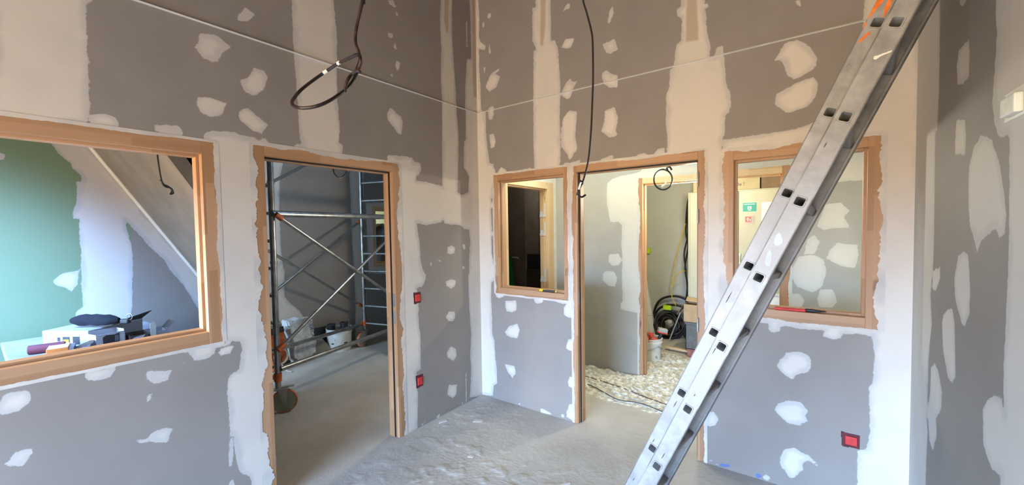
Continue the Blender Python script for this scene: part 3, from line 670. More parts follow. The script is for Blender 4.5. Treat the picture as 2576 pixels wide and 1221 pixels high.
# strike plates in door 1
for z in (1.06, .93):
    q = MB(); q.box((D1[1] - .0025, z - .05, .012), (D1[1] + .001, z + .05, .034), f=fL); q.build('strike_plate', M_steel, r)['kind'] = 'structure'
q = MB(); q.box((D1[0] - .001, .20, .012), (D1[0] + .012, .28, .036), f=fL, bev=.003); q.build('strike_plate', M_steel, r)['kind'] = 'structure'
frame('window_1', fL, W1, outer(W1, 1), True, WY, WZ)
frame('window_2', fR, W2, W2o, True, WX, WZ)
r = frame('door_2', fR, D2, D2o, False, WX, WZ, True, hinges=[(D2[1] + .002, 1.90, 1), (D2[1] + .002, 1.655, 1), (D2[1] + .002, .93, 1)])
q = MB(); q.box((D2[0] - .001, .97, .012), (D2[0] + .003, 1.09, .034), f=fR); q.build('strike_plate', M_steel, r)['kind'] = 'structure'
frame('window_3', fR, W3, outer(W3, 1), True, WX, WZ)
frame('door_3', fV, V1, (V1[0] - .045, V1[1] + FW, 0, V1[3] + FW), False, PX, WZ, False)
r = frame('door_4', fE, E1, (E1[0] - .07, E1[1] + .13, 0, E1[3] + .075), False, PY, PZ, False)
for z in (1.80, 1.585, 1.05):
    q = MB(); q.box((E1[1] - .010, z - .085, .030), (E1[1] - .004, z + .075, .062), f=fE, bev=.002); q.box((E1[1] - .014, z - .085, .062), (E1[1] - .008, z - .02, .10), f=fE, bev=.002); q.box((E1[1] - .018, z - .085, .045), (E1[1] - .004, z - .055, .10), f=fE)
    q.build('hinge', M_white, r)['kind'] = 'structure'
frame('window_4', fT, W4, (W4[0] - .06, W4[1] + .06, W4[2] - .06, W4[3] + .06), True, PY, PZ)
# ------------------------------------------------------------------ extension ladder
LA, LD, LN, LW = (Vector(LADDER[k]) for k in 'ADNW')
def lad(d, n, w): return LA + LD * d + LN * n + LW * w
lz = LA.z / -LD.z
foot = lad(lz - .02, 0, .2); foot.z = 0
ladder = thing('extension_ladder', tuple(foot), 'worn aluminium extension ladder leaning across the room against the right wall', 'ladder')
M_cap = simple('grey_rubber', (.05, .05, .05), .7)
def rail(w0, w1, n0, n1, d0, d1, holes, nh):
    """outer web at w0 (with square rung sockets) and two flanges reaching to w1"""
    q = MB()
    for w in (w0, w0 + math.copysign(.003, w1 - w0)):
        edges = [d0]
        for h_ in holes: edges += [h_ - .03, h_ + .03]
        edges.append(d1)
        for i in range(0, len(edges) - 1, 2):
            a, b = edges[i], edges[i + 1]
            if b > a: q.bm.faces.new([q.bm.verts.new(lad(*p, w)) for p in ((a, n0), (b, n0), (b, n1), (a, n1))])
        for h_ in holes:
            hp = rsq(.0150, .005)
            op = []
            for x, y in hp:
                t = min(.03 / max(abs(x), 1e-6), ((n1 - nh) / y if y > 0 else (n0 - nh) / y) if abs(y) > 1e-6 else 1e9)
                op.append([x * t, y * t])
            # snap the ring's four nearest points to the cell corners
            for cx_, cy_ in ((.03, n1 - nh), (-.03, n1 - nh), (-.03, n0 - nh), (.03, n0 - nh)):
                k = min(range(len(op)), key=lambda i: (op[i][0] - cx_) ** 2 + (op[i][1] - cy_) ** 2); op[k] = [cx_, cy_]
            hv = [q.bm.verts.new(lad(h_ + x, nh + y, w)) for x, y in hp]; ov = [q.bm.verts.new(lad(h_ + x, nh + y, w)) for x, y in op]
            for i in range(len(hp)):
                k = (i + 1) % len(hp); q.bm.faces.new((hv[i], hv[k], ov[k], ov[i]))
    lf = lambda a, b, c: lad(a, b, c)
    wa, wb = sorted((w0, w1))
    q.box((d0, n0, wa), (d1, n0 + .0035, wb), f=lf); q.box((d0, n1 - .0035, wa), (d1, n1, wb), f=lf)
    lip = math.copysign(.003, w1 - w0)
    wl_ = sorted((w1, w1 - lip))
    q.box((d0, n0, wl_[0]), (d1, n0 + .010, wl_[1]), f=lf); q.box((d0, n1 - .010, wl_[0]), (d1, n1, wl_[1]), f=lf)
    return q.build('rail', M_alu, ladder)
def rung(d, nh, w0, w1):
    prof = [(.0178, w0 + .0002), (.0170, w0 - .0022), (.0140, w0 - .0022), (.0126, w0 + .001), (.0126, w1 - .001), (.0140, w1 + .0022), (.0170, w1 + .0022), (.0178, w1 - .0002), (.0146, w1 - .0032), (.0146, w0 + .0032)]
    q = MB(); q.rings([[lad(d + x, nh + y, w) for x, y in rsq(r_, r_ * .36)] for r_, w in prof], closed=True)
    return q.build('rung', M_alu, ladder, sm=True)
WD = .41
PIT = .2807
holesB = [-.004 + PIT * k for k in range(-1, 9)]; holesB = [h_ for h_ in holesB if -.46 < h_ < lz - .06]
holesA = [-.022 + PIT * k for k in range(-4, 9)]; holesA = [h_ for h_ in holesA if h_ < lz - .12]
nB0, nB1, nhB = -.0315, .0282, -.0015
nA0, nA1, nhA = .0215, .0805, .0505
wA = .055
rail(0, .027, nB0, nB1, -.50, lz - .035, holesB, nhB); rail(WD, WD - .027, nB0, nB1, -.50, lz - .035, holesB, nhB)
rail(wA, wA + .024, nA0, nA1, -.62, lz - .10, holesA, nhA); rail(WD - wA, WD - wA - .024, nA0, nA1, -.62, lz - .10, holesA, nhA)
for h_ in holesB: rung(h_, nhB, 0, WD)
for h_ in holesA: rung(h_, nhA, wA, WD - wA)
for wa, wb in ((-.003, .03), (WD - .03, WD + .003)):
    q = MB(); q.box((lz - .075, nB0 - .003, wa), (lz - .028, nB1 + .003, wb), f=lambda a, b, c: lad(a, b, c), bev=.004); q.build('rubber_foot', M_cap, ladder)
    q = MB(); q.box((-.515, nB0 - .002, wa), (-.49, nB1 + .002, wb), f=lambda a, b, c: lad(a, b, c), bev=.003); q.build('end_cap', M_cap, ladder)
M_or = simple('orange_paint', (.78, .17, .02), .5, var=.2, vs=40)
M_wp = simple('white_paint_drip', (.78, .75, .70), .55, var=.05)
def splash(poly, w, mat, seed):
    q = MB(); P = catmull([Vector((a, b, 0)) for a, b in poly], 4, True)
    pts = [Vector((p.x + .0012 * noise.noise((i * .9, seed, 0)), p.y + .0012 * noise.noise((i * .9, seed, 4)), 0)) for i, p in enumerate(P)]
    q.rings([[lad(p.x, p.y, w - .0002) for p in pts], [lad(p.x, p.y, w - .0007) for p in pts]])
    return q.build('paint_mark', mat, ladder)
for i, s in enumerate(([(.006, .058), (.012, .063), (.026, .069), (.037, .0725), (.040, .069), (.030, .063), (.018, .057), (.009, .054)],
                       [(-.09, .079), (-.05, .0795), (-.03, .079), (-.045, .074), (-.06, .070), (-.075, .065), (-.09, .064)],
                       [(-.09, .052), (-.065, .052), (-.05, .046), (-.036, .044), (-.038, .041), (-.055, .040), (-.075, .041), (-.09, .044)],
                       [(-.020, .0795), (-.005, .0793), (-.002, .077), (-.018, .076)])):
    splash(s, wA, M_or, i)['label'] = 'orange paint stain'
splash([(.102, .0060), (.094, .0065), (.092, .001), (.087, -.006), (.080, -.016), (.074, -.025), (.078, -.026), (.086, -.016), (.094, -.007), (.103, -.001)], 0, M_wp, 9)['label'] = 'white filler smear'
splash([(.735, .0075), (.75, .010), (.775, .006), (.79, -.004), (.785, -.014), (.765, -.010), (.75, -.004)], 0, simple('grey_blue_smear', (.50, .53, .55), .6), 5)['label'] = 'pale grey smear'
splash([(.672, .008), (.690, .012), (.712, .006), (.716, -.006), (.70, -.014), (.684, -.006)], 0, MATS['grey_blue_smear'], 6)['label'] = 'pale grey smear'
for i, (d_, n_, w_, L_) in enumerate(((.93, .060, wA, .05), (1.42, .052, wA, .035), (1.62, .060, wA, .02), (1.10, .012, 0, .06), (1.61, -.004, 0, .03), (.36, .010, 0, .02), (1.83, .058, wA, .016), (1.33, .0, 0, .012))):
    splash([(d_, n_), (d_ + L_ * .5, n_ + .0018), (d_ + L_, n_ + .001), (d_ + L_ * .6, n_ - .0012)], w_, simple('black_scuff', (.06, .05, .045), .8), 20 + i)['label'] = 'dark scuff'

# ------------------------------------------------------------------ hanging cables
M_cab = simple('black_cable', (.018, .015, .015), .42, var=.3, vs=30)
M_cabr = simple('brown_black_cable', (.032, .017, .016), .42, var=.85, vs=26)
M_tapew = simple('white_tape', (.80, .79, .74), .5, var=.05)
def cable(name, pts, r, mat, label, cat='cable', group=None, up=None, n=6):
    P = list(pts)
    root = thing(name, tuple(P[0]), label, cat, group)
    q = MB(); q.tube(P, r, 8, smooth_n=n); q.build('sheath', mat, root, sm=True)
    return root
c1 = [(CABLES['c1'][0][0], CABLES['c1'][0][1], 4.25), (CABLES['c1'][0][0] + .01, CABLES['c1'][0][1], 3.3)] + CABLES['c1']
o = cable('hanging_cable', c1, .0053, M_cabr, 'thick brown-black cable hanging from above, knotted into a wide loop with two white tape marks')
for s in CABLES['c1w']:
    q = MB(); q.tube(s, .0062, 10); q.build('tape_mark', M_tapew, o)['label'] = 'white tape mark'
c2 = [(CABLES['c2'][0][0], CABLES['c2'][0][1], 4.25), (CABLES['c2'][0][0] - .01, CABLES['c2'][0][1], 3.2)] + CABLES['c2']
o = cable('hanging_cable', c2, .0042, M_cab, 'thin black cable hanging straight down to the left jamb of the back doorway')
q = MB(); q.tube(CABLES['c2b'], .0042, 8, smooth_n=5); q.build('bent_end', M_cab, o, sm=True)
q = MB(); q.tube(CABLES['c2w'], .0050, 8); q.build('tape_mark', M_tapew, o)['label'] = 'white tape mark'
c3 = [(CABLES['c3'][0][0], CABLES['c3'][0][1], 2.62)] + CABLES['c3']
o = cable('coiled_cable', c3, .0068, M_cab, 'black cable coiled into a ring under the head of the back doorway', n=4)
q = MB(); q.tube(CABLES['c3t'], .0068, 8, smooth_n=4); q.build('loose_end', M_cab, o, sm=True)
q = MB(); q.tube(CABLES['c3w'], .0076, 8); q.build('tape_mark', M_tapew, o)['label'] = 'white tape mark'
p = CABLES['slope'][0]
o = cable('hanging_cable', [(p[0], p[1], 2.75)] + CABLES['slope'], .0042, M_cab, 'short black cable with a bent knot hanging beside the sloped ceiling')
q = MB(); q.tube(CABLES['slope2'], .0042, 8, smooth_n=5); q.build('loose_end', M_cab, o, sm=True)
h = CABLES['hook']
o = cable('hanging_cable', h + [(h[-1][0], h[-1][1], 3.2)], .0062, M_cab, 'black cable end curled into a hook above the scaffold tower')
tag(cable('floor_cable', CABLES['f1'], .0045, simple('dusty_maroon', (.13, .07, .065), .6), 'brownish cable lying across the foam crumbs, farther into the corridor'))
tag(cable('floor_cable', CABLES['f2'], .0045, simple('dusty_black', (.05, .05, .055), .6), 'dark cable lying along the near edge of the foam crumbs in the corridor'))

# ------------------------------------------------------------------ red flush boxes
M_red = simple('red_plastic', (.62, .035, .03), .45, var=.15, vs=30); M_redd = simple('dark_red_cutout', (.10, .012, .02), .7, var=.4, vs=60)
def redbox(f, u, z, w, h_, label):
    base = f(u, z - h_ / 2, 0); root = thing('switch_box', tuple(base), label, 'switch box', 'red wall boxes')
    q = MB(); q.box((u - w / 2, z - h_ / 2, -.001), (u + w / 2, z + h_ / 2, .002), f=f)
    q.box((u - w / 2 + .004, z - h_ / 2 - .004, -.0012), (u - w * .1, z - h_ / 2 + .01, .002), f=f); q.box((u - w / 2 - .003, z + h_ * .1, -.0012), (u - w / 2 + .01, z + h_ / 2 + .003, .002), f=f)
    q.build('cutout', M_redd, root)['label'] = 'dark red ragged cut-out'
    q = MB(); q.box((u - w * .30, z - h_ * .32, -.009), (u + w * .36, z + h_ * .30, .001), f=f, bev=.003)
    q.box((u + w * .05, z - h_ * .05, -.011), (u + w * .12, z + h_ * .03, -.008), f=f); q.build('cover', M_red, root)
redbox(fL, -.769, 1.052, .070, .088, 'upper of the two red wall boxes beside the left doorway')
redbox(fL, -.766, .378, .070, .098, 'lower of the two red wall boxes beside the left doorway')
redbox(fR, 2.709, .381, .078, .078, 'red wall box low on the back wall, right of the ladder')

# ------------------------------------------------------------------ tools on the sills
zs2 = W2[2] + .0005
t = thing('snap_cutter', (.62, .03, zs2), 'black and yellow cutter lying on the small window sill', 'cutter')
def along(a, b):
    a, b = Vector(a), Vector(b); x = (b - a).normalized(); y = Vector((0, 0, 1)).cross(x).normalized(); z = x.cross(y)
    M = Matrix.Identity(4)
    for i in range(3): M[i][0], M[i][1], M[i][2], M[i][3] = x[i], y[i], z[i], a[i]
    return M
M2 = along((.655, .020, zs2), (.845, .030, zs2)); 
M_yel = simple('yellow_plastic', (.80, .52, .02), .4); M_blk = simple('black_plastic', (.025, .025, .027), .45); M_wire = M_steel
q = MB(); q.box((.035, -.011, 0), (.150, .011, .017), M2, .004); q.build('handle', M_blk, t)
q = MB(); q.box((0, -.013, 0), (.034, .013, .020), M2, .005); q.box((.034, -.006, .012), (.050, .006, .019), M2, .002); q.build('end_piece', M_yel, t)
q = MB(); q.box((.150, -.010, .001), (.164, .010, .015), M2, .003); q.build('collar', M_yel, t)
q = MB(); q.prism([(.164, -.007), (.19, -.007), (.182, .007), (.164, .007)], .006, .008, M2); q.build('blade', M_steel, t)
zs3 = W3[2] + .0005
t = thing('red_screwdriver', (2.45, .02, zs3), 'red handled tool with a dark pointed tip lying on the big window sill', 'hand tool')
M3 = along((2.345, .018, zs3), (2.59, .026, zs3))
q = MB(); q.box((0, -.012, 0), (.155, .012, .013), M3, .004); q.box((.03, -.0125, .009), (.15, .0125, .015), M3, .003); q.build('handle', M_red, t)
q = MB(); q.lathe([(.006, 0), (.011, .004), (.009, .02), (.011, .03), (.006, .07), (.0015, .10)], M3 @ Matrix.Translation((.152, 0, .010)) @ Matrix.Rotation(math.pi / 2, 4, 'Y'), 14); q.build('tip', M_blk, t, sm=True)

# ------------------------------------------------------------------ scaffold tower
A0 = Vector((-1.229, -1.309, 0)); s1 = Vector((-.264, .965, 0)).normalized(); s2 = Vector((s1.y, -s1.x, 0)); LS, WS = 1.89, .70
M_galv = simple('galvanised_tube', (.36, .365, .36), .36, .85, var=.22, vs=14)
M_orp = simple('orange_clip', (.52, .115, .025), .5, var=.25, vs=20); M_whl = simple('grey_green_wheel', (.28, .30, .21), .6); M_tyre = simple('orange_tyre', (.50, .20, .10), .65)
tower = thing('scaffold_tower', tuple(A0 + s1 * LS / 2 - s2 * WS / 2), 'grey metal scaffold tower on wheels beyond the left doorway', 'scaffold')
def sp_(a, b, z): return A0 + s1 * a + s2 * b + Vector((0, 0, z))
HT = 3.0
for a in (0, LS):
    for b in (0, -WS):
        bb = b
        q = MB(); q.cyl(sp_(a, bb, .26), sp_(a, bb, HT), .0245, seg=18)
        for z in np.arange(.316, 2.9, .24): pass
        leg = q.build('leg', M_galv, tower, sm=True)
        for z in (1.33, 2.02, .80):
            q = MB(); q.cyl(sp_(a, bb, z - .012), sp_(a, bb, z + .012), .0285, seg=18); q.build('joint_ring', M_galv, leg, sm=True)
        q = MB(); q.cyl(sp_(a, bb, .285), sp_(a, bb, .355), .0315, seg=18); q.box((-.008, -.05, -.015), (.008, -.028, .015), Matrix.Translation(sp_(a, bb, .325))); q.build('collar', M_orp, leg, sm=True)['label'] = 'orange collar'
    for k in range(12):
        z = .316 + .24 * k
        if z > HT: break
        q = MB(); q.cyl(sp_(a, -.024, z), sp_(a, -WS + .024, z), .0155, seg=12); q.build('rung', M_galv, tower, sm=True)
def brace(p, r_, nm, clips=True):
    b_ = MB(); b_.cyl(p[0], p[1], r_, seg=12)
    o_ = b_.build(nm, M_galv, tower, sm=True)
    if clips:
        dv_ = (p[1] - p[0]).normalized()
        for e_, s_ in ((p[0], 1), (p[1], -1)):
            q_ = MB(); q_.cyl(e_ - dv_ * .02 * s_, e_ + dv_ * .05 * s_, .024, seg=12); q_.build('clip', M_orp, o_, sm=True)['label'] = 'orange clip'
nb = .034
brace((sp_(-.03, nb, 1.752), sp_(LS, nb, 1.752)), .028, 'guard_rail', False)
brace((sp_(0, nb + .03, 1.735), sp_(LS, nb + .03, .557)), .0165, 'diagonal_brace')
brace((sp_(0, nb, .574), sp_(LS, nb, 1.72)), .0165, 'diagonal_brace')
brace((sp_(0, nb, .395), sp_(LS, nb, .372)), .0225, 'toe_rail', False)
nf = -WS - .034
brace((sp_(0, nf, .62), sp_(LS, nf, 1.72)), .0165, 'diagonal_brace')
brace((sp_(0, nf - .03, 1.73), sp_(LS, nf - .03, .56)), .0165, 'diagonal_brace')
brace((sp_(0, nf, .335), sp_(LS, nf, .30)), .0225, 'toe_rail')
for z in (2.45, 2.86):
    for n_ in (nb, nf): brace((sp_(0, n_, z), sp_(LS, n_, z)), .0225, 'guard_rail', False)
brace((sp_(0, nf, 1.80), sp_(LS, nf, 2.84)), .0165, 'diagonal_brace', False)
def caster(a, b, yaw):
    c = sp_(a, b, 0); M = T_((c.x, c.y, 0), yaw); ox = .045; R = .104
    root = MB()
    root.lathe([(.010, .20), (.024, .20), (.024, .27), (.018, .285)], M, 16)
    root.box((-.03, -.035, .205), (.075, .035, .222), M, .004)
    for s in (-1, 1):
        root.prism([(-.005, .215), (.07, .215), (.062, .10), (ox + .012, .082), (ox - .014, .085), (ox - .02, .12)], .026, .031, M @ Matrix(((1, 0, 0, 0), (0, 0, s, 0), (0, 1, 0, 0), (0, 0, 0, 1))))
    root.box((.02, -.02, .222), (.125, .02, .232), M, .004)
    o_ = root.build('caster', simple('caster_fork', (.40, .42, .36), .5, .4), tower)
    W = M @ Matrix.Translation((ox, 0, R)) @ Matrix.Rotation(math.pi / 2, 4, 'X')
    q_ = MB(); q_.lathe([(.012, -.022), (R - .012, -.020), (R - .012, .020), (.012, .022)], W, 32); q_.build('wheel', M_whl, o_, sm=True)
    q_ = MB()
    q_.rings([[W @ Vector((r_ * math.cos(t_), r_ * math.sin(t_), z_)) for r_, z_ in ((R - .014, -.0205), (R - .003, -.0205), (R, -.012), (R, .012), (R - .003, .0205), (R - .014, .0205))] for t_ in [2 * math.pi * k / 32 for k in range(32)]], closed=True)
    q_.build('tyre', M_tyre, o_, sm=True)['label'] = 'orange tyre'
    q_ = MB(); q_.cyl(W @ Vector((0, 0, -.034)), W @ Vector((0, 0, .034)), .011, seg=10); q_.build('axle_bolt', M_steel, o_)
caster(0, 0, math.radians(60)); caster(0, -WS, 1.2); caster(LS, -WS, math.radians(-75)); caster(LS, 0, 2.0)

# ------------------------------------------------------------------ things around the scaffold
M_bag = simple('white_sack', (.62, .62, .60), .75, var=.22, vs=16, bs=30, bst=.5); M_ink = simple('black_ink', (.03, .03, .035), .6)
def text(s, size, M, mat, name, parent, depth=.0006):
    cu = bpy.data.curves.new(name, 'FONT'); cu.body = s; cu.size = size; cu.extrude = depth
    to = bpy.data.objects.new(name, cu); col.objects.link(to)
    bpy.context.view_layer.update()
    me = bpy.data.meshes.new_from_object(to.evaluated_get(bpy.context.evaluated_depsgraph_get()))
    bpy.data.objects.remove(to)
    me.transform(Matrix.Translation(-OFF[parent.name]) @ M)
    o_ = bpy.data.objects.new(name, me); col.objects.link(o_); me.materials.clear(); me.materials.append(mat); o_.parent = parent; OFF[o_.name] = OFF[parent.name]
    return o_
def blob_box(lo, hi, M, amp, seed, sub=5, name='body', mat=None, parent=None, base=None, taper=0):
    q_ = MB(); bm = q_.bm
    r_ = bmesh.ops.create_cube(bm, size=1.0)
    bmesh.ops.bevel(bm, geom=list(bm.edges), offset=.09, segments=3, affect='EDGES')
    bmesh.ops.subdivide_edges(bm, edges=list(bm.edges), cuts=sub - 1, use_grid_fill=True)
    for v in bm.verts:
        c = v.co.copy(); k = 1 - taper * (c.z + .5)
        p_ = Vector((lo[0] + (c.x * k + .5) * (hi[0] - lo[0]), lo[1] + (c.y * k + .5) * (hi[1] - lo[1]), lo[2] + (c.z + .5) * (hi[2] - lo[2])))
        nz = noise.noise_vector(p_ * 7 + Vector((seed, seed * 2.1, 0)))
        f_ = min(1, max(0, (c.z + .5) * 4))
        v.co = M @ (p_ + nz * amp * f_)
    return q_.build(name, mat, parent, base, sm=True)
# sack against the far wall
MS = T_((-2.55, -.43, 0), math.radians(12), 0, math.radians(-12))
t = thing('plaster_sack', (-2.50, -.43, 0), 'dusty white sack with black lettering slumped against the far wall behind the scaffold', 'sack')
b_ = blob_box((-.07, -.17, .0), (.08, .17, .50), MS, .035, 3, 6, 'bag_body', M_bag, t, taper=.12)
b_ = blob_box((-.085, -.18, .44), (.06, .0, .52), MS, .03, 8, 4, 'folded_top', simple('sack_white', (.70, .72, .74), .7, var=.1), t)
MX = MS @ Matrix.Translation((.082, .115, .42)) @ Matrix(((0, 0, 1, 0), (0, 1, 0, 0), (-1, 0, 0, 0), (0, 0, 0, 1)))
MX = MS @ Matrix.Translation((.098, .075, .40)) @ Matrix(((0, 0, 1, 0), (0, 1, 0, 0), (-1, 0, 0, 0), (0, 0, 0, 1)))
text('DECAP', .062, MX, M_ink, 'lettering', t)['label'] = 'black lettering'
# orange tool case
t = thing('tool_case', (-2.46, -.80, 0), 'orange tool case with black ends standing left of the white sack', 'tool case')
MO = T_((-2.44, -.76, 0), math.radians(20), 0, math.radians(-14))
q = MB(); q.box((-.05, -.13, .06), (.05, .10, .40), MO, .008); q.box((-.052, -.02, .12), (.058, .02, .36), MO, .004); q.build('case_body', M_orp, t)
q = MB(); q.box((-.055, -.13, .40), (.05, .12, .47), MO, .01); q.build('case_end', M_blk, t)
q = MB(); q.box((-.055, -.10, .02), (.055, .10, .06), MO, .01); q.build('case_end', M_blk, t)
q = MB(); q.box((-.05, -.15, .0), (.06, -.06, .03), MO, .004); q.build('case_foot', M_orp, t)
q = MB(); q.box((-.05, .05, .0), (.06, .12, .025), MO, .004); q.build('case_foot', M_orp, t)
t = thing('hose_coil', (-2.33, -.80, 0), 'pale hose coil leaning on the orange tool case', 'hose')
q = MB()
for k in range(2):
    q.tube([(-2.34 + .015 * k, -.80 + .07 * math.cos(a), .17 + .085 * math.sin(a)) for a in [2 * math.pi * i / 20 for i in range(20)]], .009, 8, closed=True)
q.tube([(-2.335, -.80, .085), (-2.30, -.79, .04), (-2.25, -.78, .012), (-2.18, -.76, .009)], .008, 8, smooth_n=5); q.build('hose', simple('pale_hose', (.55, .53, .48), .5), t, sm=True)
# dark offcut panel and pale offcut
t = MB(); t.box((-.006, -.145, 0), (.006, .145, .31), T_((-2.70, -.17, 0), 0, 0, math.radians(-12)))
tag(t.build('board_offcut', simple('charcoal_board', (.055, .055, .06), .8), base=(-2.70, -.17, 0)), 'charcoal board offcut leaning on the far wall behind the white bucket', 'board offcut')
t = MB(); t.prism([(-.12, 0), (.17, 0), (.02, .24), (-.12, .28)], -.006, .006, T_((-2.50, -.24, 0), math.radians(90)) @ Matrix.Rotation(math.radians(76), 4, 'X'))
tag(t.build('board_offcut', simple('khaki_board', (.22, .20, .15), .85), base=(-2.50, -.24, 0)), 'khaki triangular board offcut leaning in front of the sack and the bucket', 'board offcut')
# white bucket with two black pots in it
M_wb = simple('white_bucket', (.80, .80, .76), .5, var=.12, vs=10)
def bucket(name, c, r, h_, label, rim=True):
    t_ = thing(name, (c[0], c[1], 0), label, 'bucket'); M = T_((c[0], c[1], 0))
    q_ = MB(); q_.lathe([(.002, .0), (r * .86, 0), (r * .90, .01), (r, h_ - .05), (r + .008, h_ - .05), (r + .008, h_ - .035), (r + .002, h_ - .035), (r + .004, h_ - .006), (r + .010, h_ - .004), (r + .010, h_), (r - .004, h_), (r * .97, h_ - .03), (r * .85, .02), (.002, .02)], M, 40)
    q_.build('bucket_body', M_wb, t_, sm=True)
    return t_, M
t, M = bucket('plaster_bucket', (-2.54, .03), .158, .30, 'white plaster bucket standing between the scaffold wheels by the far wall')
q = MB(); q.lathe([(.002, .255), (.149, .255), (.149, .262), (.002, .262)], M, 32); q.build('contents', simple('grey_mix', (.30, .31, .32), .8), t)
for k in range(5):
    a = -.9 + .38 * k; q = MB(); q.box((.148, -.018 - .01 * (k % 2), .11 + .05 * (k % 3)), (.1505, .018, .125 + .05 * (k % 3)), M @ Matrix.Rotation(a - .2, 4, 'Z')); q.build('print', M_ink, t)
for i, (dx, dy) in enumerate(((-.06, -.075), (-.02, .085))):
    q = MB(); q.lathe([(.002, 0), (.045, 0), (.05, .07), (.055, .075), (.055, .09), (.04, .09), (.038, .01), (.002, .01)], T_((-2.54 + dx, .03 + dy, .262)), 20)
    tag(q.build('paint_pot', M_blk, base=(-2.54 + dx, .03 + dy, .262), sm=True), ('left' if i == 0 else 'right') + ' black pot standing in the white plaster bucket by the far wall', 'pot', 'pots in the plaster bucket')

# ------------------------------------------------------------------ table and boxes in the side room
TH = .92
M_tab = simple('dusty_white_table', (.33, .335, .35), .55, var=.14, vs=8)
tb = thing('work_table', (-1.25, -2.45, 0), 'dusty white work table covered in boxes behind the big left window', 'table')
q = MB(); q.box((-1.62, -2.78, TH - .03), (-.90, -2.08, TH), None, .006); q.build('table_top', M_tab, tb)
for x in (-1.57, -.95):
    for y in (-2.73, -2.13):
        q = MB(); q.box((x - .02, y - .02, 0), (x + .02, y + .02, TH - .03)); q.build('leg', M_galv, tb)
def S4(a, b, c, d): return [Vector(a), Vector(b), Vector(c), Vector(d)]
M_carton = simple('white_carton', (.50, .52, .58), .6, var=.05); M_card = simple('brown_card', (.45, .31, .17), .75, var=.1); M_cardin = simple('dark_carton_inside', (.075, .06, .05), .8)
# white carton
zt = TH + .0005
MWc = T_((-1.25, -2.632, zt), math.radians(33))     # x along its printed long face
t = thing('white_carton', (-1.2, -2.5, zt), 'flat white printed carton on the work table, under the black bag', 'box')
q = MB(); q.box((0, 0, 0), (.30, .34, .095), MWc, .004); q.build('carton_body', M_carton, t)
q = MB(); q.box((.20, -.0012, .012), (.245, .0, .06), MWc); q.box((.10, -.0012, .03), (.118, 0, .055), MWc); q.build('dark_picture', M_ink, t)['label'] = 'dark printed picture'
q = MB(); q.box((.135, -.0012, .012), (.180, .0, .058), MWc); q.build('dark_picture', M_ink, t)['label'] = 'dark printed picture'
q = MB(); q.box((.140, -.0018, .012), (.175, .0, .042), MWc); q.build('yellow_picture', M_yel, t)['label'] = 'yellow printed picture'
for k in range(4):
    q = MB(); q.box((.262, -.0012, .022 + .014 * k), (.262 + .032 - .01 * (k % 2), 0, .026 + .014 * k), MWc); q.build('print_line', simple('pale_blue_ink', (.40, .44, .62), .6), t)
q = MB(); q.rings([[MWc @ Vector((.298, y, z)) for y, z in ((.14, .095), (.335, .095), (.335, .098), (.14, .098))], [MWc @ Vector((.375, y, z)) for y, z in ((.12, .125), (.335, .150), (.335, .153), (.12, .128))]]); q.build('open_flap', M_cardin, t)
# black bag on the carton
zc = zt + .0955
MBg = T_((-1.19, -2.50, zc), math.radians(40))
t = thing('black_bag', (-1.12, -2.42, zc), 'crumpled black cloth bag lying on the white carton', 'bag')
q = MB(); pts = [MBg @ Vector((x, .01 * math.sin(x * 20), .045)) for x in np.linspace(-.01, .27, 9)]
q.tube(pts, [.020, .034, .036, .033, .036, .034, .033, .026, .014], 14, smooth_n=0)
for v in q.bm.verts: v.co += noise.noise_vector(v.co * 26) * .006
o = q.build('bag_body', simple('black_cloth', (.010, .012, .020), .95, var=.3, vs=30), t, sm=True)
q = MB(); q.box((.275, -.014, .018), (.325, .014, .046), MBg, .006); q.build('buckle_strap', M_blk, t)
q = MB(); q.tube([MBg @ Vector((.325 + .017 * math.cos(a), 0, .060 + .020 * math.sin(a))) for a in [2 * math.pi * k / 18 for k in range(18)]], .0022, 6, closed=True); q.build('ring', M_steel, t, sm=True)
# maroon roll
t = MB(); a = Vector((-1.055, -2.70, zt + .026)); b = Vector((-1.02, -2.56, zt + .026))
t.tube([a, a.lerp(b, .02), a.lerp(b, .98), b], [.022, .0255, .0255, .022], 20); tag(t.build('sandpaper_roll', simple('maroon_paper', (.17, .045, .065), .75, var=.15), base=tuple(a.lerp(b, .5) - Vector((0, 0, .026))), sm=True), 'maroon roll lying at the left end of the work table', 'roll')
# orange box with open end
MOb = T_((-.905, -2.645, zt), math.radians(80))
t = thing('orange_box', (-.95, -2.58, zt), 'orange and white carton with its flap open, on the table edge by the window', 'box')
q = MB(); q.box((0, 0, 0), (.085, .13, .038), MOb, .002); q.build('box_body', simple('orange_card', (.80, .27, .06), .6), t)
q = MB(); q.box((.002, .004, .0381), (.083, .128, .0392), MOb); q.build('box_top', simple('salmon_card', (.78, .56, .46), .6), t)['label'] = 'pale orange top'
q = MB(); q.box((.0855, 0, 0), (.105, .13, .032), MOb); q.build('box_end', simple('grey_card', (.25, .25, .26), .7), t)['label'] = 'grey end'
q = MB(); q.rings([[MOb @ Vector((.105, y, z)) for y, z in ((0, .012), (.10, .012), (.10, .014), (0, .014))], [MOb @ Vector((.185, y, z)) for y, z in ((.0, .040), (.10, .046), (.10, .048), (0, .042))]]); q.build('open_flap', M_cardin, t)
q = MB(); q.box((.03, -.001, .004), (.06, 0, .014), MOb); q.build('label_patch', M_carton, t)['label'] = 'white label'
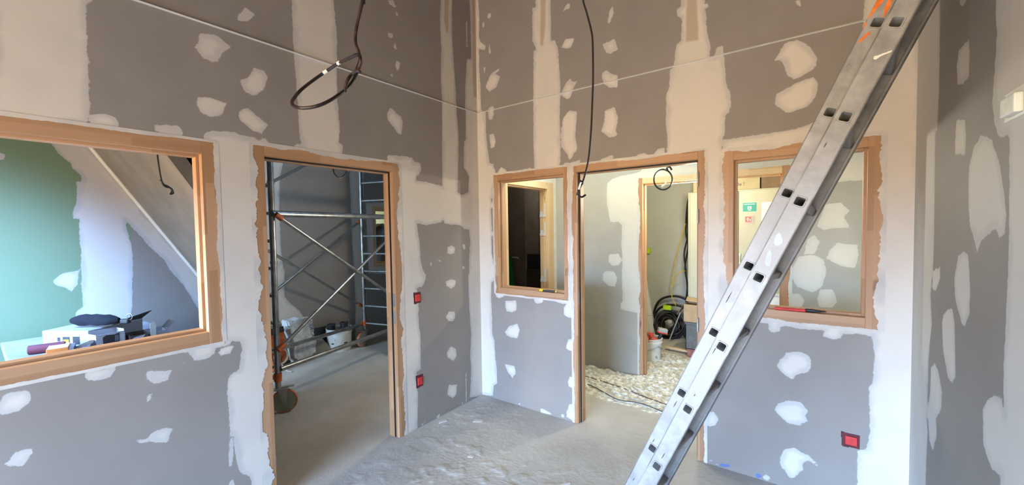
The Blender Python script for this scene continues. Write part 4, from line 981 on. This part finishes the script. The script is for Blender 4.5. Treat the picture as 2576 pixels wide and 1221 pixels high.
# white and black open box
MK = T_((-.912, -2.447, zt), math.radians(104))
t = thing('open_carton', (-.93, -2.4, zt), 'white and black carton with its top torn open, on the work table', 'box')
q = MB()
for lo, hi in (((0, 0, 0), (.135, .003, .072)), ((0, .087, 0), (.135, .09, .088)), ((0, .003, 0), (.003, .087, .075)), ((.132, .003, 0), (.135, .087, .085)), ((.003, .003, 0), (.132, .087, .003))): q.box(lo, hi, MK)
q.build('carton_walls', M_carton, t)
q = MB(); q.prism([(.032, .008), (.108, .008), (.108, .066), (.085, .060), (.045, .064), (.030, .052)], 0, .0012, MK @ Matrix(((1, 0, 0, 0), (0, 0, -1, 0), (0, 1, 0, 0), (0, 0, 0, 1)))); q.build('black_print', M_ink, t)['label'] = 'black print'
for k in range(3):
    q = MB(); q.box((.088 + .006 * k, -.0018, .018), (.0895 + .006 * k, -.0012, .055), MK); q.build('white_lettering', M_carton, t)
q = MB(); q.box((.004, .004, .02), (.131, .086, .024), MK); q.build('inside', M_card, t)
# two small open boxes at the right
for i, (x, y, rz, lab) in enumerate(((-.93, -2.295, 96, 'small dark and white box lying open, between the torn carton and the window edge'), (-.955, -2.19, 100, 'small white box with a raised rounded flap at the right end of the table'))):
    MM = T_((x, y, zt), math.radians(rz)); t = thing('small_box', (x, y, zt), lab, 'box')
    q = MB()
    for lo, hi in (((0, 0, 0), (.09, .002, .030)), ((0, .068, 0), (.09, .07, .045)), ((0, .002, 0), (.002, .068, .036)), ((.088, .002, 0), (.09, .068, .04)), ((.002, .002, 0), (.088, .068, .002))): q.box(lo, hi, MM)
    q.build('box_body', M_cardin if i == 0 else simple('grey_carton', (.33, .34, .36), .7), t)
    if i == 0:
        q = MB(); q.prism([(0, 0), (.055, 0), (.075, .028), (.02, .020)], 0, .0015, MM @ Matrix.Translation((0, -.0005, 0)) @ Matrix(((1, 0, 0, 0), (0, 0, -1, 0), (0, 1, 0, 0), (0, 0, 0, 1)))); q.build('white_side', M_carton, t)['label'] = 'white triangular side'
    else:
        pf = [(0, .0), (.030, .0), (.030, .085), (.024, .094), (.015, .097), (.006, .094), (0, .085)]
        q = MB(); q.prism(pf, 0, .002, MM @ Matrix.Translation((-.004, -.003, 0)) @ Matrix(((1, 0, 0, 0), (0, 0, -1, 0), (0, 1, 0, 0), (0, 0, 0, 1)))); q.build('raised_flap', simple('pale_green_card', (.70, .76, .70), .6), t)['label'] = 'white rounded flap'
        q = MB(); q.rings([[MM @ Vector((.085, y, z)) for y, z in ((0, .03), (.065, .04), (.065, .042), (0, .032))], [MM @ Vector((.125, y, z)) for y, z in ((0, .075), (.065, .085), (.065, .087), (0, .077))]]); q.build('open_flap', M_cardin, t)

# ------------------------------------------------------------------ corridor and store room
# crumbled foam on the corridor and store room floor (uncountable crumbs)
def foam():
    nx, ny = 230, 150; x0, x1, y0, y1 = .12, 3.6, .36, 2.42
    q_ = MB(); V = []
    for i in range(nx + 1):
        row = []
        for j in range(ny + 1):
            x = x0 + (x1 - x0) * i / nx; y = y0 + (y1 - y0) * j / ny
            p_ = Vector((x, y, 0))
            r_ = abs(noise.noise(p_ * 17)) * .6 + abs(noise.noise(p_ * 34 + Vector((5, 1, 0)))) * .4 + .25 * noise.noise(p_ * 5)
            ed = min(1, max(0, (y - (.50 + .10 * noise.noise(Vector((x * 3, 0, 7))) - .12 * max(0, x - 1.5))) / .16)) * min(1, max(0, (2.30 + .12 * noise.noise(Vector((x * 4, 3, 0))) - y) / .2))
            if 1.26 < y < 1.39 and not (V1[0] < x < V1[1]): ed *= .3
            row.append(q_.bm.verts.new((x, y, -.004 + ed * (.008 + .058 * r_))))
        V.append(row)
    for i in range(nx):
        for j in range(ny):
            xm, ym = x0 + (x1 - x0) * (i + .5) / nx, y0 + (y1 - y0) * (j + .5) / ny
            if 1.262 < ym < 1.388 and not (V1[0] - .03 < xm < V1[1] + .03): continue
            q_.bm.faces.new((V[i][j], V[i + 1][j], V[i + 1][j + 1], V[i][j + 1]))
    o_ = q_.build('foam_crumbs', simple('cream_foam', (.58, .555, .47), .9, var=.32, vs=24), sm=False)
    tag(o_, 'layer of pale crumbled foam covering the corridor and store room floor', 'foam crumbs', kind='stuff')
foam()
# metal cabinet
M_cabn = simple('cream_steel', (.47, .46, .34), .45, var=.03, vs=4)
t = thing('metal_cabinet', (1.83, 2.66, 0), 'cream metal cabinet with two doors and stickers in the store room', 'cabinet')
q = MB(); q.box((1.30, 2.47, .0), (2.38, 2.86, 2.0), None, .006); q.build('cabinet_body', M_cabn, t)
for a, b, hx in ((1.325, 1.853, 1.832), (1.858, 2.36, 1.872)):
    q = MB(); q.box((a, 2.448, .08), (b, 2.469, 1.985), None, .005); d_ = q.build('cabinet_door', M_cabn, t)
    q = MB(); q.box((hx - .014, 2.440, 1.13), (hx + .014, 2.450, 1.26), None, .006); q.box((hx - .006, 2.434, 1.155), (hx + .006, 2.442, 1.235), None, .003); q.build('handle', simple('dull_brass', (.45, .42, .30), .4, .6), d_)
M_grn = simple('sticker_green', (.0, .30, .24), .5); M_stw = simple('sticker_white', (.72, .74, .68), .5); M_str = simple('sticker_red', (.66, .09, .07), .5); M_stg = simple('sticker_grey', (.42, .38, .34), .5)
q = MB(); q.box((1.900, 2.446, 1.742), (2.035, 2.4478, 1.842)); s_ = q.build('sticker', M_grn, t); s_['label'] = 'green sticker'
q = MB(); q.box((1.948, 2.4448, 1.765), (1.986, 2.4462, 1.800)); q.box((1.955, 2.4448, 1.752), (1.979, 2.4462, 1.758)); q.box((1.912, 2.4448, 1.822), (2.022, 2.4462, 1.829)); q.build('sticker_print', M_stw, s_)
q = MB(); q.box((1.955, 2.4436, 1.778), (1.979, 2.4448, 1.783)); q.box((1.964, 2.4436, 1.769), (1.970, 2.4448, 1.795)); q.build('sticker_mark', M_grn, s_)
q = MB(); q.box((1.920, 2.446, 1.598), (2.022, 2.4478, 1.690)); s_ = q.build('sticker', M_stg, t); s_['label'] = 'red and white sticker'
q = MB(); q.box((1.926, 2.4448, 1.620), (1.985, 2.4462, 1.682)); q.build('red_field', M_str, s_)
q = MB(); q.box((1.946, 2.4436, 1.630), (1.957, 2.4448, 1.674)); q.box((1.938, 2.4436, 1.650), (1.966, 2.4448, 1.658)); q.box((1.970, 2.4436, 1.630), (1.978, 2.4448, 1.655)); q.build('sticker_print', M_stw, s_)
q = MB(); q.box((2.085, 2.446, 1.60), (2.24, 2.4478, 1.84), ); s_ = q.build('sticker', simple('silver_label', (.50, .50, .46), .35, .5), t); s_['label'] = 'grey notice'
q = MB(); q.box((2.095, 2.4448, 1.72), (2.17, 2.4462, 1.775)); q.box((2.095, 2.4448, 1.64), (2.15, 2.4462, 1.69)); q.build('sticker_print', M_stw, s_)
# boxes on the cabinet
t = thing('shop_carton', (1.70, 2.62, 2.0), 'brown carton with black lettering on top of the metal cabinet', 'box')
q = MB(); q.box((1.36, 2.475, 2.0005), (2.065, 2.80, 2.215), None, .003); q.build('carton_body', simple('printed_carton', (.45, .38, .22), .7, var=.05), t)
FM = Matrix(((1, 0, 0, 0), (0, 0, -1, 0), (0, 1, 0, 0), (0, 0, 0, 1)))
text('el.fr', .085, Matrix.Translation((1.775, 2.4742, 2.128)) @ FM, M_ink, 'lettering', t)
text('facile !', .056, Matrix.Translation((1.770, 2.4742, 2.045)) @ FM, M_ink, 'lettering', t)
q = MB(); q.box((2.075, 2.50, 2.0005), (2.26, 2.80, 2.165), None, .003); tag(q.build('plain_carton', simple('dark_brown_card', (.20, .13, .075), .8), base=(2.167, 2.65, 2.0)), 'plain dark brown carton on the cabinet, right of the lettered one', 'box')
# cartons and crate in front of the cabinet
t = thing('plastic_crate', (1.44, 2.36, 0), 'clear plastic crate of red and white fittings at the cabinet foot', 'crate')
q = MB()
for lo, hi in (((1.325, 2.24, .10), (1.555, 2.246, .42)), ((1.325, 2.434, .10), (1.555, 2.44, .42)), ((1.325, 2.24, .10), (1.331, 2.44, .42)), ((1.549, 2.24, .10), (1.555, 2.44, .42)), ((1.325, 2.24, .10), (1.555, 2.44, .106)), ((1.318, 2.232, .40), (1.562, 2.246, .425))): q.box(lo, hi)
q.build('crate_wall', simple('clear_plastic', (.75, .75, .72), .25, alpha=.85), t)
q = MB(); q.box((1.34, 2.25, 0), (1.54, 2.43, .1), None, .01); q.build('crate_base', simple('dull_red_plastic', (.33, .10, .07), .6, var=.3), t)
for k, (x, y, z, m_) in enumerate(((1.36, 2.28, .14, M_red), (1.42, 2.30, .17, MATS['dull_red_plastic']), (1.37, 2.33, .22, M_blk), (1.40, 2.29, .29, M_stw), (1.38, 2.30, .345, M_stw), (1.47, 2.3, .15, M_blk), (1.46, 2.33, .25, M_stw))):
    blob_box((-.032, -.03, -.028), (.032, .03, .028), T_((x, y, z)), .008, k, 3, 'fitting', m_, t)
t = thing('cardboard_box', (1.43, 2.33, .43), 'open brown cardboard box on top of the plastic crate', 'box')
q = MB()
for lo, hi in (((1.305, 2.235, .43), (1.555, 2.239, .64)), ((1.305, 2.436, .43), (1.555, 2.44, .64)), ((1.305, 2.239, .43), (1.309, 2.436, .64)), ((1.551, 2.239, .43), (1.555, 2.436, .64)), ((1.309, 2.239, .43), (1.551, 2.436, .434))): q.box(lo, hi)
q.build('box_walls', M_card, t)
q = MB(); q.rings([[Vector(p_) for p_ in ((1.305, 2.235, .64), (1.305, 2.44, .64), (1.305, 2.44, .644), (1.305, 2.235, .644))], [Vector(p_) for p_ in ((1.225, 2.24, .50), (1.225, 2.43, .50), (1.222, 2.43, .502), (1.222, 2.24, .502))]]); q.build('flap', simple('shaded_card', (.33, .23, .13), .8), t)
q = MB(); q.rings([[Vector(p_) for p_ in ((1.30, 2.36, .66), (1.30, 2.44, .70), (1.30, 2.44, .704), (1.30, 2.36, .664))], [Vector(p_) for p_ in ((1.55, 2.30, .655), (1.55, 2.40, .68), (1.55, 2.40, .684), (1.55, 2.30, .659))]]); q.build('flap', M_card, t)
# bucket with power tools
t, M = bucket('tool_bucket', (1.015, 1.88), .128, .275, 'white bucket holding two red power tools beside the store room door')
q = MB(); q.tube([M @ Vector((.13 * math.cos(a), .13 * math.sin(a), .20 - .06 * math.sin(abs(a + .6) * 1.3))) for a in np.linspace(-2.1, .9, 14)], .005, 8, smooth_n=3); q.build('handle', simple('grey_wire', (.40, .40, .42), .4, .5), t, sm=True)
q = MB()
for (a, z0_, z1_) in ((-.75, .06, .19), (-.62, .05, .22)): q.box((.1145, -.003, z0_), (.1195, .003, z1_), M @ Matrix.Rotation(a, 4, 'Z'))
q.build('print', M_ink, t)
text('ISO', .05, M @ Matrix.Rotation(math.radians(-112), 4, 'Z') @ Matrix.Translation((.1195, -.055, .135)) @ Matrix(((0, 0, 1, 0), (1, 0, 0, 0), (0, 1, 0, 0), (0, 0, 0, 1))), simple('grey_ink', (.35, .35, .36), .6), 'lettering', t)
M_tr = simple('tool_red', (.55, .075, .045), .42, var=.2, vs=25); M_bat = simple('battery_grey', (.40, .40, .35), .5)
def drill(M, label, base):
    t_ = thing('power_drill', base, label, 'power tool', 'power tools in the bucket')
    q_ = MB(); q_.lathe([(.004, -.085), (.030, -.085), (.036, -.06), (.036, .03), (.026, .055), (.022, .06)], M @ Matrix.Rotation(math.pi / 2, 4, 'Y'), 20); q_.build('motor_housing', M_tr, t_, sm=True)
    q_ = MB(); q_.lathe([(.022, .06), (.022, .085), (.014, .105), (.006, .11)], M @ Matrix.Rotation(math.pi / 2, 4, 'Y'), 16); q_.build('chuck', M_blk, t_, sm=True)
    q_ = MB(); q_.tube([M @ Vector(p_) for p_ in ((-.045, 0, -.02), (-.05, 0, -.06), (-.062, 0, -.115))], [.022, .019, .021], 14); q_.build('grip', M_blk, t_, sm=True)
    q_ = MB(); q_.box((-.115, -.036, -.165), (-.01, .036, -.115), M, .010); b2 = q_.build('battery', M_bat, t_)
    q_ = MB(); q_.box((-.118, -.038, -.125), (-.006, .038, -.105), M, .006); q_.build('battery_cap', M_tr, t_)
    q_ = MB(); q_.box((-.05, -.0385, .0), (-.01, -.034, .022), M, .002); q_.build('badge', M_stw, t_)
drill(T_((.985, 1.82, .31), math.radians(160), math.radians(80), math.radians(8)), 'red power tool lying on its side at the left of the bucket', (.985, 1.82, .27))
drill(T_((1.06, 1.90, .235), math.radians(30), 0, math.radians(-168)), 'red power tool standing battery up at the right of the bucket', (1.06, 1.90, .24))
# tall white channel leaning beside the bucket
M_chan = simple('white_channel', (.84, .85, .82), .5, var=.04)
t = thing('leaning_channel', (.68, 2.95, 0), 'tall white sheet-metal channel leaning behind the tool bucket', 'channel')
MC = T_((.665, 3.0, .0), 0, 0, math.radians(-10))
q = MB(); q.box((-.10, -.02, 0), (.005, .02, 1.25), MC, .003); q.build('channel_left_face', M_chan, t)
q = MB(); q.box((.008, -.03, 0), (.085, .025, 1.02), MC, .004); q.build('channel_body', M_chan, t)
q = MB()
for z in (.28, .56, .72): q.box((-.1, -.0312, z), (.085, -.0301, z + .004), MC)
q.build('strap', M_stg, t)
# black hoses and heap of cables
def loops(name, c, r, n, tube_r, mat, label, seed, cat='cable', tilt=.5, z0=0):
    rnd = random.Random(seed); t_ = thing(name, (c[0], c[1], z0), label, cat); q_ = MB()
    for k in range(n):
        rr = r * rnd.uniform(.5, 1.05); M = T_((c[0] + rnd.uniform(-.03, .03), c[1] + rnd.uniform(-.04, .04), c[2] + rnd.uniform(-.02, .02)), rnd.uniform(-.7, .7), math.pi / 2 - tilt + rnd.uniform(-.55, .55), rnd.uniform(-.2, .2))
        pts_ = [M @ Vector((rr * math.cos(a) * (1 + .06 * noise.noise((a, seed, k))), rr * math.sin(a), .02 * noise.noise((a * 1.3, k, seed)))) for a in [2 * math.pi * i / 22 for i in range(22)]]
        for p_ in pts_: p_.z = max(p_.z, tube_r + .002)
        q_.tube(pts_, tube_r, 7, closed=True)
    q_.build('coil', mat, t_, sm=True)
    return t_
loops('cable_coil', (.93, 2.98, .19), .19, 26, .011, M_cab, 'tangled heap of black cable coils on the store room floor', 2, tilt=.35)
loops('cable_coil', (1.20, 3.02, .10), .075, 9, .010, M_cab, 'smaller black cable tangle between the big heap and the cabinet', 5, tilt=.6)
t = thing('black_hose', (.93, 3.2, .0), 'thick black hose arching above the cable heap', 'hose')
q = MB()
for z_, y_ in ((.545, 3.30), (.425, 3.24)):
    q.tube([(.60, y_, .018), (.64, y_, z_ - .22), (.74, y_, z_ - .06), (.92, y_, z_), (1.08, y_, z_ - .03), (1.24, y_, z_ - .14), (1.27, y_, .018)], .017, 10, smooth_n=6)
q.build('hose', M_cab, t, sm=True)
q = MB(); q.lathe([(.002, -.02), (.02, -.02), (.03, .0), (.03, .02), (.02, .03), (.002, .03)], T_((1.0, 2.80, .27), 0, 1.2), 18); tag(q.build('cable_drum_hub', M_stg, base=(1.0, 2.80, .25), sm=True), 'pale grey hub on the front of the cable heap', 'hub')
M_hv = simple('hi_vis_yellow', (.55, .80, .02), .6)
blob_box((-.06, -.025, -.025), (.06, .025, .03), T_((.90, 3.02, .415)), .02, 4, 4, 'hi_vis_cloth', M_hv, None, (.90, 3.02, .40)); o = bpy.data.objects['hi_vis_cloth']; tag(o, 'bright yellow-green cloth lying on top of the cable heap', 'cloth')
for nm, loc, sz, mt_, lab, cat in (('hi_vis_cloth', (.535, 3.36, 1.21), (.022, .022, .045), M_hv, 'yellow-green cloth hanging on the wall above the white channel', 'cloth'),):
    blob_box((-sz[0], -sz[1], -sz[2]), sz, T_(loc), .01, 6, 4, nm, mt_, None, loc); tag(bpy.data.objects[nm + '.001'], lab, cat)
q = MB(); q.prism([(-.03, 0), (.055, 0), (.02, .20), (-.03, .20)], -.012, .012, T_((.545, 2.93, .80)) @ FM); q.box((-.03, -.004, .0), (.05, .0, .02), T_((.545, 2.917, .80))); tag(q.build('navy_cloth', simple('navy_cloth_mat', (.03, .03, .10), .8), base=(.545, 2.93, .80)), 'navy cloth draped over the top of the white channel', 'cloth')
# cords beside the cabinet
t = cable('hanging_cable', [(1.20, 3.0, 2.0), (1.16, 3.05, 1.85), (1.13, 3.1, 1.5), (1.16, 3.1, 1.3), (1.12, 3.1, 1.0), (1.15, 3.1, .75), (1.13, 3.12, .50), (1.14, 3.18, .34)], .012, M_cab, 'black cord hanging beside the cabinet, left strand')
t = cable('hanging_cable', [(1.22, 2.95, 2.02), (1.18, 3.0, 1.75), (1.165, 3.05, 1.45), (1.12, 3.05, 1.2), (1.145, 3.05, .95), (1.165, 3.05, .7), (1.19, 3.12, .36)], .011, M_cab, 'black cord hanging beside the cabinet, right strand')
tag(cable('yellow_cord', [(1.15, 3.0, 1.62), (1.09, 3.05, 1.45), (1.0, 3.1, 1.15), (.945, 3.1, .85), (.93, 3.1, .62), (.99, 3.12, .44)], .006, M_yel, 'yellow cord trailing from the cabinet side down to the cable heap'))
tag(cable('yellow_cord', [(.955, 3.06, .70), (.99, 3.06, .84), (1.07, 3.05, .94), (1.16, 3.05, .96)], .0055, MATS['yellow_plastic'], 'short yellow cord arching from the heap to the black cords'))
q = MB(); q.cyl((1.0, 2.75, .03), (1.16, 2.80, .50), .008, seg=8); tag(q.build('thin_rod', simple('grey_rod', (.45, .45, .43), .5), base=(1.0, 2.75, 0)), 'thin pale rod leaning between the cable heap and the cardboard box', 'rod')
q = MB(); q.box((-.02, -.16, 0), (.02, .16, .022), T_((1.20, 2.36, .030), math.radians(80)), .002); tag(q.build('wood_batten', PX, base=(1.20, 2.36, .03)), 'thin wood batten lying on the store room floor', 'batten')
q = MB(); q.box((-.10, -.05, 0), (.10, .05, .10), T_((2.25, 2.30, .72)), .004); q.box((-.12, -.06, .10), (.12, .06, .112), T_((2.25, 2.30, .72)))
q.box((-.15, -.05, 0), (.12, .05, .72), T_((2.25, 2.30, 0))); tag(q.build('white_stand', M_stw, base=(2.25, 2.30, 0)), 'white stand seen under the ladder through the big window', 'stand')

# ------------------------------------------------------------------ things in the dark room and the annex
q = MB(); q.prism([(-.06, 0), (.26, 0), (.10, 1.15), (-.06, 1.15)], -.006, .006, T_((-1.36, 2.20, 0)) @ FM); tag(q.build('green_sheet', simple('green_sheet_mat', (.01, .22, .06), .6), base=(-1.36, 2.2, 0)), 'green sheet leaning at the back of the dark room', 'sheet')
t = thing('dark_crate', (-.76, 2.17, 0), 'tall dark brown crate in the dark room, right side of the small window view', 'crate')
q = MB(); q.box((-.88, 2.06, 0), (-.56, 2.28, .98), None, .006); q.build('crate_body', simple('dark_wood', (.05, .03, .022), .6, var=.3), t)
q = MB(); q.box((-.87, 2.07, .98), (-.58, 2.27, 1.20), None, .006); q.build('crate_top', simple('black_box', (.014, .013, .013), .6), t)
t = thing('lever_handle', (-1.20, 2.30, 1.11), 'pale lever handle on the back wall of the dark room', 'door handle')
q = MB(); q.cyl((-1.28, 2.298, 1.125), (-1.28, 2.25, 1.125), .012, seg=12); q.build('spindle', M_steel, t, sm=True)
q = MB(); q.tube([(-1.28, 2.25, 1.125), (-1.22, 2.245, 1.127), (-1.15, 2.245, 1.120)], [.010, .011, .012], 10); q.build('lever', simple('pale_steel', (.62, .60, .56), .4, .3), t, sm=True)
q = MB(); q.box((-1.05, 2.293, 0), (-.80, 2.2995, 2.6)); struct(q.build('trim_4', simple('dark_room_compound', (.25, .22, .19), .8, var=.1)))
blob_box((-.12, -.12, 0), (.12, .12, 1.68), T_((-3.25, 1.14, 0)), .06, 9, 5, 'covered_stand', simple('dark_jacket_mat', (.03, .035, .02), .8), None, (-3.25, 1.14, 0)); tag(bpy.data.objects['covered_stand'], 'tall dark covered stand beyond the small far window', 'stand')
q = MB(); q.box((-3.6, .92, 0), (-3.55, 1.02, 2.1)); tag(q.build('pale_plank', simple('pale_plank_mat', (.70, .66, .40), .6), base=(-3.57, .97, 0)), 'pale plank standing upright beyond the small far window', 'plank')

t = thing('white_wall_block', (XC, -1.22, 1.86), 'white bracket high on the right wall at the very edge of the view', 'block')  # flat white plate with a small white block on it
q = MB(); q.box((XC - .004, -1.29, 1.868), (XC, -1.165, 1.945), None, .001); q.build('block_plate', M_stw, t)
q = MB(); q.box((XC - .022, -1.29, 1.875), (XC - .004, -1.20, 1.925), None, .004); q.build('block_body', M_stw, t)
# ------------------------------------------------------------------ scraps on the floor
M_scrap = simple('plaster_scrap', (.66, .63, .60), .85, var=.06)
for x, y, rz, a, b, lab in ((.319, -.427, .5, .040, .022, 'flat plaster scrap on the floor near the corner of the two walls'), (-.04 + .12, -.60, 1.1, .038, .020, 'flat plaster scrap on the floor by the foot of the left wall'), (.62, -.85, .2, .022, .012, 'curled plaster scrap on the rough floor in front of the corner'), (1.30, -.75, .9, .050, .008, 'long thin plaster sliver on the floor in front of the back doorway'), (1.22, -1.12, .7, .045, .010, 'plaster sliver on the floor close to the camera, left of the ladder')):
    q = MB(); M = T_((x, y, .0005), rz); k = random.random()
    q.rings([[M @ Vector((px * a, py * b, z_ + .002 * px * k)) for px, py in ((-1, -.9), (-.2, -1), (.9, -.8), (1, .3), (.8, 1), (-.7, .9))] for z_ in (0, .003)])
    tag(q.build('plaster_scrap', M_scrap, base=(x, y, 0)), lab, 'scrap')
